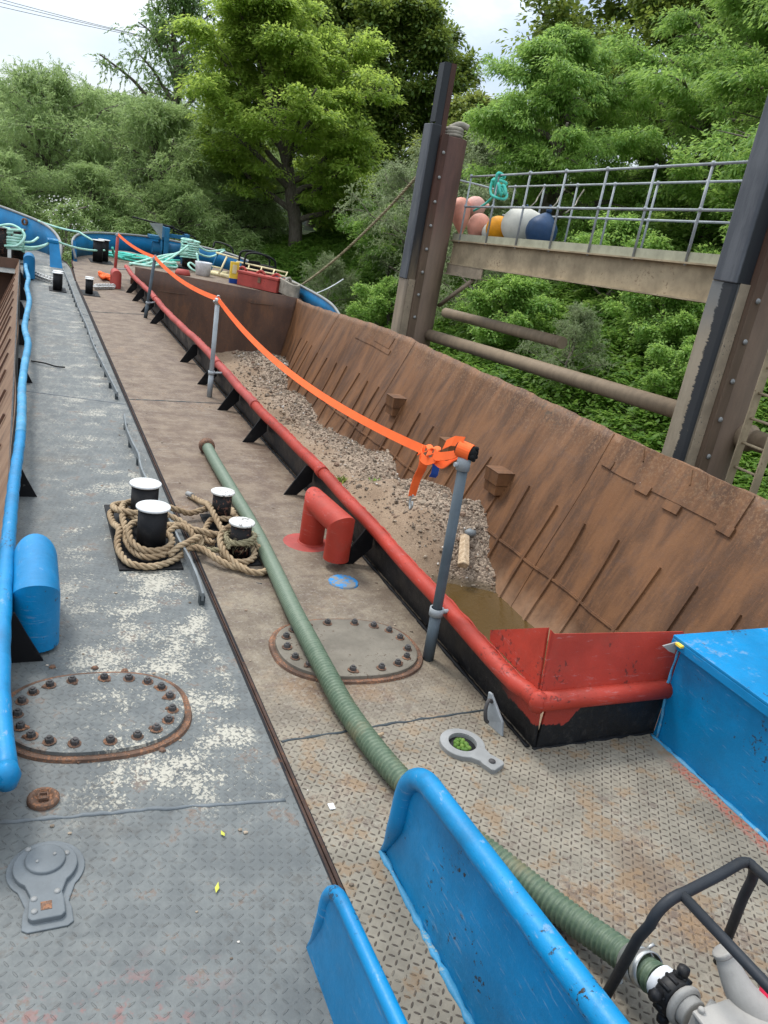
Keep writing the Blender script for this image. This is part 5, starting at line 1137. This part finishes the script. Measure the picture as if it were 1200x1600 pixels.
for x in xs:
    for y in ys: b.v.append((x, y, min(22, gz(x, y))))
for i in range(len(xs)-1):
    for j in range(len(ys)-1): a = i*len(ys)+j; b.f.append((a, a+len(ys), a+len(ys)+1, a+1)); b.sm.append(True)
tag(b.obj('ground', M['ground']), 'river bank sloping up from the water', 'ground', kind='structure')
b = MB(); b.add([(-300, -100, -1.75), (60, -100, -1.75), (60, 90, -1.75), (-300, 90, -1.75)], [(0, 1, 2, 3)]); tag(b.obj('water', M['river']), 'dark still river water between barges and bank', 'water', kind='structure')

# ================================================================== FOLIAGE
def leaf_mesh(name, C_, D, Nn, ln, wd, mat):
    """diamond leaves: centres, directions, normals (N,3), lengths, widths"""
    n = len(C_); D = D/np.linalg.norm(D, axis=1, keepdims=True); S = np.cross(D, Nn); S /= np.maximum(1e-6, np.linalg.norm(S, axis=1, keepdims=True)); Z = np.cross(S, D)
    ln = ln[:, None]; wd = wd[:, None]
    v = np.stack([C_-D*ln*.5, C_-S*wd*.5+Z*wd*.12, C_+D*ln*.5, C_+S*wd*.5+Z*wd*.12], 1).reshape(-1, 3)
    me = bpy.data.meshes.new(name); me.vertices.add(4*n); me.vertices.foreach_set('co', v.astype(np.float32).ravel())
    me.loops.add(4*n); me.loops.foreach_set('vertex_index', np.arange(4*n, dtype=np.int32)); me.polygons.add(n)
    me.polygons.foreach_set('loop_start', np.arange(0, 4*n, 4, dtype=np.int32)); me.polygons.foreach_set('loop_total', np.full(n, 4, dtype=np.int32))
    me.update(calc_edges=True); me.validate(); me.materials.append(mat); return me
def rnd_dirs(rg, n): v = rg.normal(size=(n, 3)); return v/np.linalg.norm(v, axis=1, keepdims=True)
def tree(name, label, cat, loc, H_, W_, seed, leafmat, barkmat='bark', nl=45000, leaf=(.16, .055), limbs=16, base=.2, spray=.55, flat=.45, droop=0.0, trunk=.22, lean=(0, 0), group=None, shape=.5, top=.35, sub=7, twig=5, jitter=.25, wand=0):
    rg = np.random.default_rng(seed); q = random.Random(seed); T = thing(name, label, cat, loc, group); tb = MB(); tips = []
    def env(t): return max(.12, math.sin(min(1, max(0.02, (t-base*.5)/(1-base*.5)))**shape*PI*.93+.05))*W_*.5
    N = 9; tp = [Vector((lean[0]*(i/N)**1.5+q.gauss(0, .05)*i*.4, lean[1]*(i/N)**1.5+q.gauss(0, .05)*i*.4, H_*.93*i/N)) for i in range(N+1)]; tp[0] = Vector((0, 0, -.8))
    tc_ = catmull(tp, 3); tb.tube(tc_, [trunk*(1-.9*i/len(tc_))+.02 for i in range(len(tc_))], 9)
    def at(t): f = t*(len(tc_)-1); i = min(len(tc_)-2, int(f)); return tc_[i].lerp(tc_[i+1], f-i)
    for k in range(limbs):
        t = base+(1-base)*((k+.5)/limbs)**.9; az = k*2.39996+q.uniform(-.5, .5); p0 = at(min(.97, t*.93)); L_ = env(t)*q.uniform(.78, 1.12)
        el = (.25+.9*t*t)*q.uniform(.6, 1.2)-droop*.2; d = Vector((math.cos(az)*math.cos(el), math.sin(az)*math.cos(el), math.sin(el))); pts = []
        for i in range(6): s = i/5; pts.append(p0+d*L_*s+Vector((0, 0, (top*s-droop*s*s)*L_*.5))+Vector((q.gauss(0, .06), q.gauss(0, .06), q.gauss(0, .05)))*L_*s)
        lc = catmull(pts, 3); r0 = trunk*(1-.75*t)*.55; tb.tube(lc, [r0*(1-.85*i/len(lc))+.008 for i in range(len(lc))], 6)
        for m in range(sub):
            s = .28+.72*(m+q.random())/sub; pb = lc[min(len(lc)-1, int(s*(len(lc)-1)))]; a2 = az+q.choice((-1, 1))*q.uniform(.4, 1.4); L2 = L_*.42*(1.25-s*.6)*q.uniform(.6, 1.2); e2 = q.uniform(-.25, .75)-droop*.5
            d2 = Vector((math.cos(a2)*math.cos(e2), math.sin(a2)*math.cos(e2), math.sin(e2))); pe = pb+d2*L2+Vector((0, 0, -droop*L2*.4)); pm = pb.lerp(pe, .5)+Vector((0, 0, .08*L2)); tb.tube([pb, pm, pe], [r0*.35*(1-s*.6)+.006, r0*.22*(1-s*.6)+.005, .004], 4, cap=False)
            for w_ in range(twig):
                u = (w_+1)/twig; c = pb.lerp(pm, u*2) if u < .5 else pm.lerp(pe, u*2-1); tips.append((c+Vector((q.gauss(0, jitter), q.gauss(0, jitter), q.gauss(0, jitter*.5)))*L2*.8, d2))
    tr = tb.obj('trunk', M[barkmat], T)
    tr.location = tr.location+Vector(loc)   # built round the tree's own origin
    tpz = np.array([list(t[0]) for t in tips]); td = np.array([list(t[1]) for t in tips]); n = len(tpz); per = max(4, nl//n); idx = np.repeat(np.arange(n), per)
    rad = spray*rg.uniform(.6, 1.35, n)[idx]; off = rnd_dirs(rg, len(idx))*(rg.random(len(idx))**.45)[:, None]*rad[:, None]; off[:, 2] *= flat
    off[:, 2] -= (off[:, 0]**2+off[:, 1]**2)/np.maximum(.05, rad)*.35*(1+2*droop)       # sprays arch over
    Cc = tpz[idx]+off; out = off/np.maximum(1e-3, np.linalg.norm(off, axis=1, keepdims=True)); D = out*.8+td[idx]*.4+rnd_dirs(rg, len(idx))*.6; D[:, 2] -= .25+droop*1.2
    if wand:       # long whippy shoots with narrow leaves set along them
        nw = max(1, nl//(n*14)); wi = np.repeat(np.arange(n), nw); wd_ = rnd_dirs(rg, len(wi))*.75+td[wi]*.5; wd_[:, 2] += rg.uniform(-.6, .9, len(wi)); wd_ /= np.linalg.norm(wd_, axis=1, keepdims=True); wl_ = wand*rg.uniform(.4, 1.3, len(wi))
        li = np.repeat(np.arange(len(wi)), 14); s_ = np.tile(np.linspace(.05, 1, 14), len(wi))[:, None]+rg.uniform(-.03, .03, (len(li), 1)); idx = wi[li]
        Cc = tpz[idx]+rnd_dirs(rg, len(wi))[li]*spray*.45+wd_[li]*wl_[li][:, None]*s_; Cc[:, 2:3] -= (s_**2)*wl_[li][:, None]*(.35+droop*.5); Cc += rg.normal(0, .025, Cc.shape)
        D = wd_[li]-np.array([0, 0, 1.0])*s_*.7+rnd_dirs(rg, len(li))*.55
    Nn = rnd_dirs(rg, len(idx))*.55+np.array([0, 0, 1.0])*(1-min(.6, droop)); sz = rg.uniform(.6, 1.3, len(idx))
    me = leaf_mesh('crown', Cc, D, Nn, leaf[0]*sz, leaf[1]*sz, M[leafmat]); o = bpy.data.objects.new('crown', me); C.objects.link(o); o.parent = T
    return T
def g_at(x, y): return gz(x, y)
# prototypes
WG = 'grey green willows crowding the far bank'
WL = 'feathery grey green willow in the thicket on the far bank'
ash = tree('ash_tree', 'bright fresh green ash tree with a short leaning trunk in the middle of the bank', 'tree', (10.7, 34.5, g_at(10.7, 34.5)), 10.4, 9.4, 11, 'leaf_lime', nl=150000, leaf=(.18, .08), limbs=30, base=.12, spray=.66, flat=.36, lean=(-3.6, .2), trunk=.3, top=.5, sub=9)
will = tree('willow', WL, 'tree', (1.0, 40, g_at(1.0, 40)), 5.7, 8, 21, 'leaf_willow', nl=80000, leaf=(.17, .036), limbs=24, base=.05, spray=.6, flat=.9, droop=.25, wand=.85, trunk=.2, group=WG, shape=.6, sub=8)
will2 = tree('willow', WL, 'tree', (5.2, 37.5, g_at(5.2, 37.5)), 5.8, 7.5, 22, 'leaf_willow', nl=70000, leaf=(.16, .036), limbs=22, base=.03, spray=.6, flat=.9, droop=.3, wand=.8, trunk=.18, group=WG, shape=.55, sub=8)
for i, (x, y, s, rz) in enumerate([(-3.5, 39, .95, 1), (-1.5, 46, 1.08, 2), (3.6, 44, 1.2, 3), (-7, 45, 1.1, 4), (8.6, 41, 1.15, 5), (-1.2, 34.5, .6, 2.2), (2.4, 35, .62, 4.1), (5.6, 34, .6, .7), (8.0, 36.5, .7, 2.6)]):
    dup(will if i % 2 else will2, (x, y, g_at(x, y)), rz=rz, scale=(s, s, s*.84))
tall = tree('poplar', 'tall open-crowned tree with dark branches showing against the sky behind the willows', 'tree', (8.0, 52, g_at(8.0, 52)), 12.6, 8.6, 31, 'leaf_willow2', nl=42000, leaf=(.20, .07), limbs=26, base=.2, spray=.65, flat=.6, droop=.15, wand=.8, trunk=.4, top=.9, sub=8)
dup(tall, (14.6, 54, g_at(14.6, 54)), 'second tall open tree behind the bright ash, partly hidden by it', rz=2, scale=1.05)
dark = tree('sycamore', 'dark dense green tree rising behind the left pile', 'tree', (18.6, 45, g_at(18.6, 45)), 14.0, 11.0, 41, 'leaf_dark', nl=80000, leaf=(.26, .15), limbs=26, base=.08, spray=.9, flat=.6, trunk=.4, sub=8)
DG = 'dark trees closing the view high on the bank'; DL = 'dark shaded tree in the wood behind the front trees'
oliv = tree('hawthorn', 'yellow green tree just right of the left pile top', 'tree', (17.6, 34, g_at(17.6, 34)), 6.2, 5.4, 51, 'leaf_olive', nl=60000, leaf=(.2, .11), limbs=22, base=.08, spray=.7, flat=.6, trunk=.25, sub=8)
mid = tree('ash_tree', 'large mid green ash tree spreading behind the walkway handrail', 'tree', (14.9, 22, g_at(14.9, 22)), 7.6, 7.2, 61, 'leaf_mid', nl=145000, leaf=(.125, .042), limbs=26, base=.08, spray=.45, flat=.42, droop=.2, trunk=.32, sub=9, lean=(-1, 0))
dup(mid, (18.3, 15.0, g_at(18.3, 15.0)), 'shaded ash tree at the right beyond the near pile', rz=2.2, scale=1.15)
dup(mid, (19.6, 20.5, g_at(19.6, 20.5)), 'ash tree higher up the bank behind the large one', rz=4, scale=1.2)
for i, (x, y, s) in enumerate([(29.5, 36, 1.3), (29, 26, 1.3), (26, 19.5, 1.2), (24, 13, 1.2), (15.4, 47, .95), (24.5, 28, .8)]): dup(dark, (x, y, g_at(x, y)), DL, DG, rz=i*1.3, scale=s)
# bush layer
bush = tree('elder_bush', 'round mid green bush at the foot of the dark tree behind the mooring line', 'bush', (13.8, 30.5, g_at(13.8, 30.5)), 3.6, 4.6, 71, 'leaf_mid', nl=26000, leaf=(.15, .08), limbs=16, base=.02, spray=.4, flat=.7, trunk=.08, sub=6)
pale = tree('sallow_bush', 'pale silvery green bush with bare twigs behind the mooring line', 'bush', (12.0, 25, g_at(12.0, 25)), 5.2, 5.4, 72, 'leaf_pale', nl=42000, leaf=(.11, .03), limbs=18, base=.02, spray=.42, flat=.8, wand=.5, trunk=.07, sub=7, barkmat='deadwood')
dup(pale, (11.4, 20.0, g_at(11.4, 20)), 'smaller pale green bush low down beside the left pile', rz=2, scale=.78)
dup(bush, (15.2, 13.3, g_at(15.2, 13.3)), 'rounded bush seen through the right half of the handrail', rz=1, scale=(.75, .75, .72))
dup(bush, (17.5, 16.5, g_at(17.5, 16.5)), 'dark bush in shade under the large ash tree', rz=3.1, scale=1.0)
dup(bush, (12.4, 36.5, g_at(12.4, 36.5)), 'leafy bush in the shade behind the trunk of the bright ash', rz=5, scale=.9)
dup(bush, (17.5, 26, g_at(17.5, 26)), 'bush at the foot of the large ash, left of the buoys', rz=5.6, scale=1.15)
blo = tree('blossom_shrub', 'low shrub with small white blossom seen between the two bows', 'shrub', (1.3, 29.5, -1.7), 2.9, 2.4, 81, 'leaf_willow', nl=9000, leaf=(.09, .03), limbs=14, base=.05, spray=.22, flat=.8, trunk=.03, sub=6, barkmat='deadwood')
rg = np.random.default_rng(5); n = 420; Cc = np.stack([rg.normal(0, .65, n), rg.normal(0, .5, n), 1.2+rg.random(n)*1.7], 1); Cc[:, :2] *= (1.1-.35*(Cc[:, 2:3]-1.2)); me = leaf_mesh('blossom', Cc, rnd_dirs(rg, n), rnd_dirs(rg, n), np.full(n, .055), np.full(n, .05), M['blossom']); o = bpy.data.objects.new('blossom', me); C.objects.link(o); o.parent = blo
# bare branches in the dark tree at the top right
def bare(label, pts_list, r):
    b = MB()
    for pts in pts_list: P = catmull(pts, 6); b.tube(P, [r*(1-.8*i/len(P)) for i in range(len(P))], 7)
    return tag(b.obj('bare_tree', M['deadwood']), label, 'tree')
def fork(o, d, L_, r, depth, q, out):
    pts = [o]; p = o.copy(); dd = d.copy()
    for i in range(5): dd = (dd+Vector((q.gauss(0, .22), q.gauss(0, .22), q.gauss(0, .15)))).normalized(); p = p+dd*L_/5; pts.append(p.copy())
    out.append((pts, r))
    if depth > 0:
        for k in range(2+(depth > 1)): i = q.randint(2, 5); fork(pts[i], (dd+Vector((q.gauss(0, .7), q.gauss(0, .7), q.gauss(.1, .5)))).normalized(), L_*.62, r*.55, depth-1, q, out)
def bare_tree(label, base_, h, r, seed, d=(0, 0, 1), depth=3):
    out = []; q = random.Random(seed); fork(Vector(base_), Vector(d).normalized(), h, r, depth, q, out); b = MB()
    for pts, rr_ in out: P = catmull(pts, 3); b.tube(P, [rr_*(1-.55*i/len(P)) for i in range(len(P))], 6, cap=False)
    return tag(b.obj('bare_tree', M['deadwood']), label, 'tree')
bare_tree('forked bare trunk in the dark gap left of the near pile', (17.2, 12.6, g_at(17.2, 12.6)), 4.5, .14, 3)
bare_tree('thin pale dead stems just above the right end of the handrail', (11.8, 9.2, g_at(11.8, 9.2)), 1.8, .022, 8)
# nettles, ivy and grass over the bank
def cover(name, label, n, region, leafmat, leaf, hmax, seed, clump=1.2, flat=.6, dens=None):
    rg = np.random.default_rng(seed); q = random.Random(seed); Cs = []; tries = 0
    x0, x1, y0, y1 = region; pts = []
    while len(pts) < n//24 and tries < n:
        tries += 1; x = x0+(x1-x0)*q.random(); y = y0+(y1-y0)*q.random()**(1.25 if y1 < 30 else 1.0); F = land(x, y)
        if F < -.4: continue
        h = hmax*(.35+1.1*max(0, fbm(x*clump, y*clump, seed)+.45)); pts.append((x, y, max(-1.8, gz(x, y)), h))
    P = np.array(pts); idx = np.repeat(np.arange(len(P)), 24); m = len(idx); k = rg.random(m)**.6
    a = rg.random(m)*2*PI; rr_ = rg.random(m)**.5*.22*(1.2-k*.5)
    Cc = np.stack([P[idx, 0]+rr_*np.cos(a), P[idx, 1]+rr_*np.sin(a), P[idx, 2]+P[idx, 3]*k], 1); D = np.stack([np.cos(a), np.sin(a), rg.uniform(-.7, .3, m)], 1); Nn = np.array([0, 0, 1.0])+rnd_dirs(rg, m)*.45; sz = rg.uniform(.55, 1.35, m)*(1+P[idx, 1]*.015)
    me = leaf_mesh(name, Cc, D, Nn, leaf[0]*sz, leaf[1]*sz, M[leafmat]); o = bpy.data.objects.new(name, me); C.objects.link(o); return tag(o, label, 'plants', kind='stuff')
cover('nettles', 'bright green nettles and brambles covering the bank slope below the walkway', 230000, (8.7, 17, 5, 27), 'leaf_herb', (.12, .055), .75, 3)
cover('ivy', 'darker ivy and undergrowth between the trees on the upper bank', 110000, (13, 30, 6, 40), 'leaf_mid', (.17, .09), .9, 4)
cover('reeds', 'rough grey green growth along the foot of the far bank', 90000, (-8, 8.5, 25, 38), 'leaf_willow', (.24, .03), 1.1, 6)
for (x, y, s, rz, src, lb) in ((11.0, 17.2, .62, 1, bush, 'leafy green bush on the slope just left of the left pile'), (10.2, 22.5, .55, 2, bush, 'small green bush on the slope below the mooring line'), (12.2, 27.5, .8, 3, bush, 'green bush halfway up the slope right of the ash trunk'), (9.6, 26.5, .5, 4, pale, 'wispy pale bush low on the slope near the bow'), (14.6, 26.5, .9, 5, pale, 'wispy pale bush higher up behind the mooring line')):
    dup(src, (x, y, g_at(x, y)), lb, rz=rz, scale=s)
for (x, y, s, rz, src, lb) in ((12.6, 13.6, .55, 1, bush, 'mid green bramble clump on the slope under the middle of the walkway'), (11.3, 11.0, .42, 2, bush, 'low bramble clump on the slope above the long cross pipe'), (14.2, 11.2, .7, 3, bush, 'leafy clump on the slope left of the near pile'), (13.8, 17.0, .7, 4, bush, 'shrub in the shade under the left end of the walkway'), (10.6, 13.8, .4, 5, pale, 'pale straggly bush low on the slope behind the shorter pipe')):
    dup(src, (x, y, g_at(x, y)), lb, rz=rz, scale=s)
dup(will2, (8.8, 38.5, g_at(8.8, 38.5)), rz=3.9, scale=(.95, .95, .85))
cover('grass_slope', 'bright yellow green grass and weeds on the slope beyond the bow', 170000, (8.3, 15.5, 14, 36), 'leaf_herb', (.15, .05), .6, 17)
cover('long_grass', 'bright grass patch on the bank round the ash trunk', 70000, (8.7, 18, 20, 34), 'leaf_herb', (.24, .025), .7, 7)
# overhead wires
for k, (za, zb2) in enumerate(((10.9, 11.4), (11.35, 11.6), (11.7, 11.8))):
    b = MB(); b.tube(sag((-12, 62, za-.1), (14, 62+2*k, zb2+.1), .35, 16), .016, 5); tag(b.obj('overhead_wire', M['hullp']), 'thin overhead wires crossing the sky at the top left corner', 'wire', 'overhead wires at the top left')
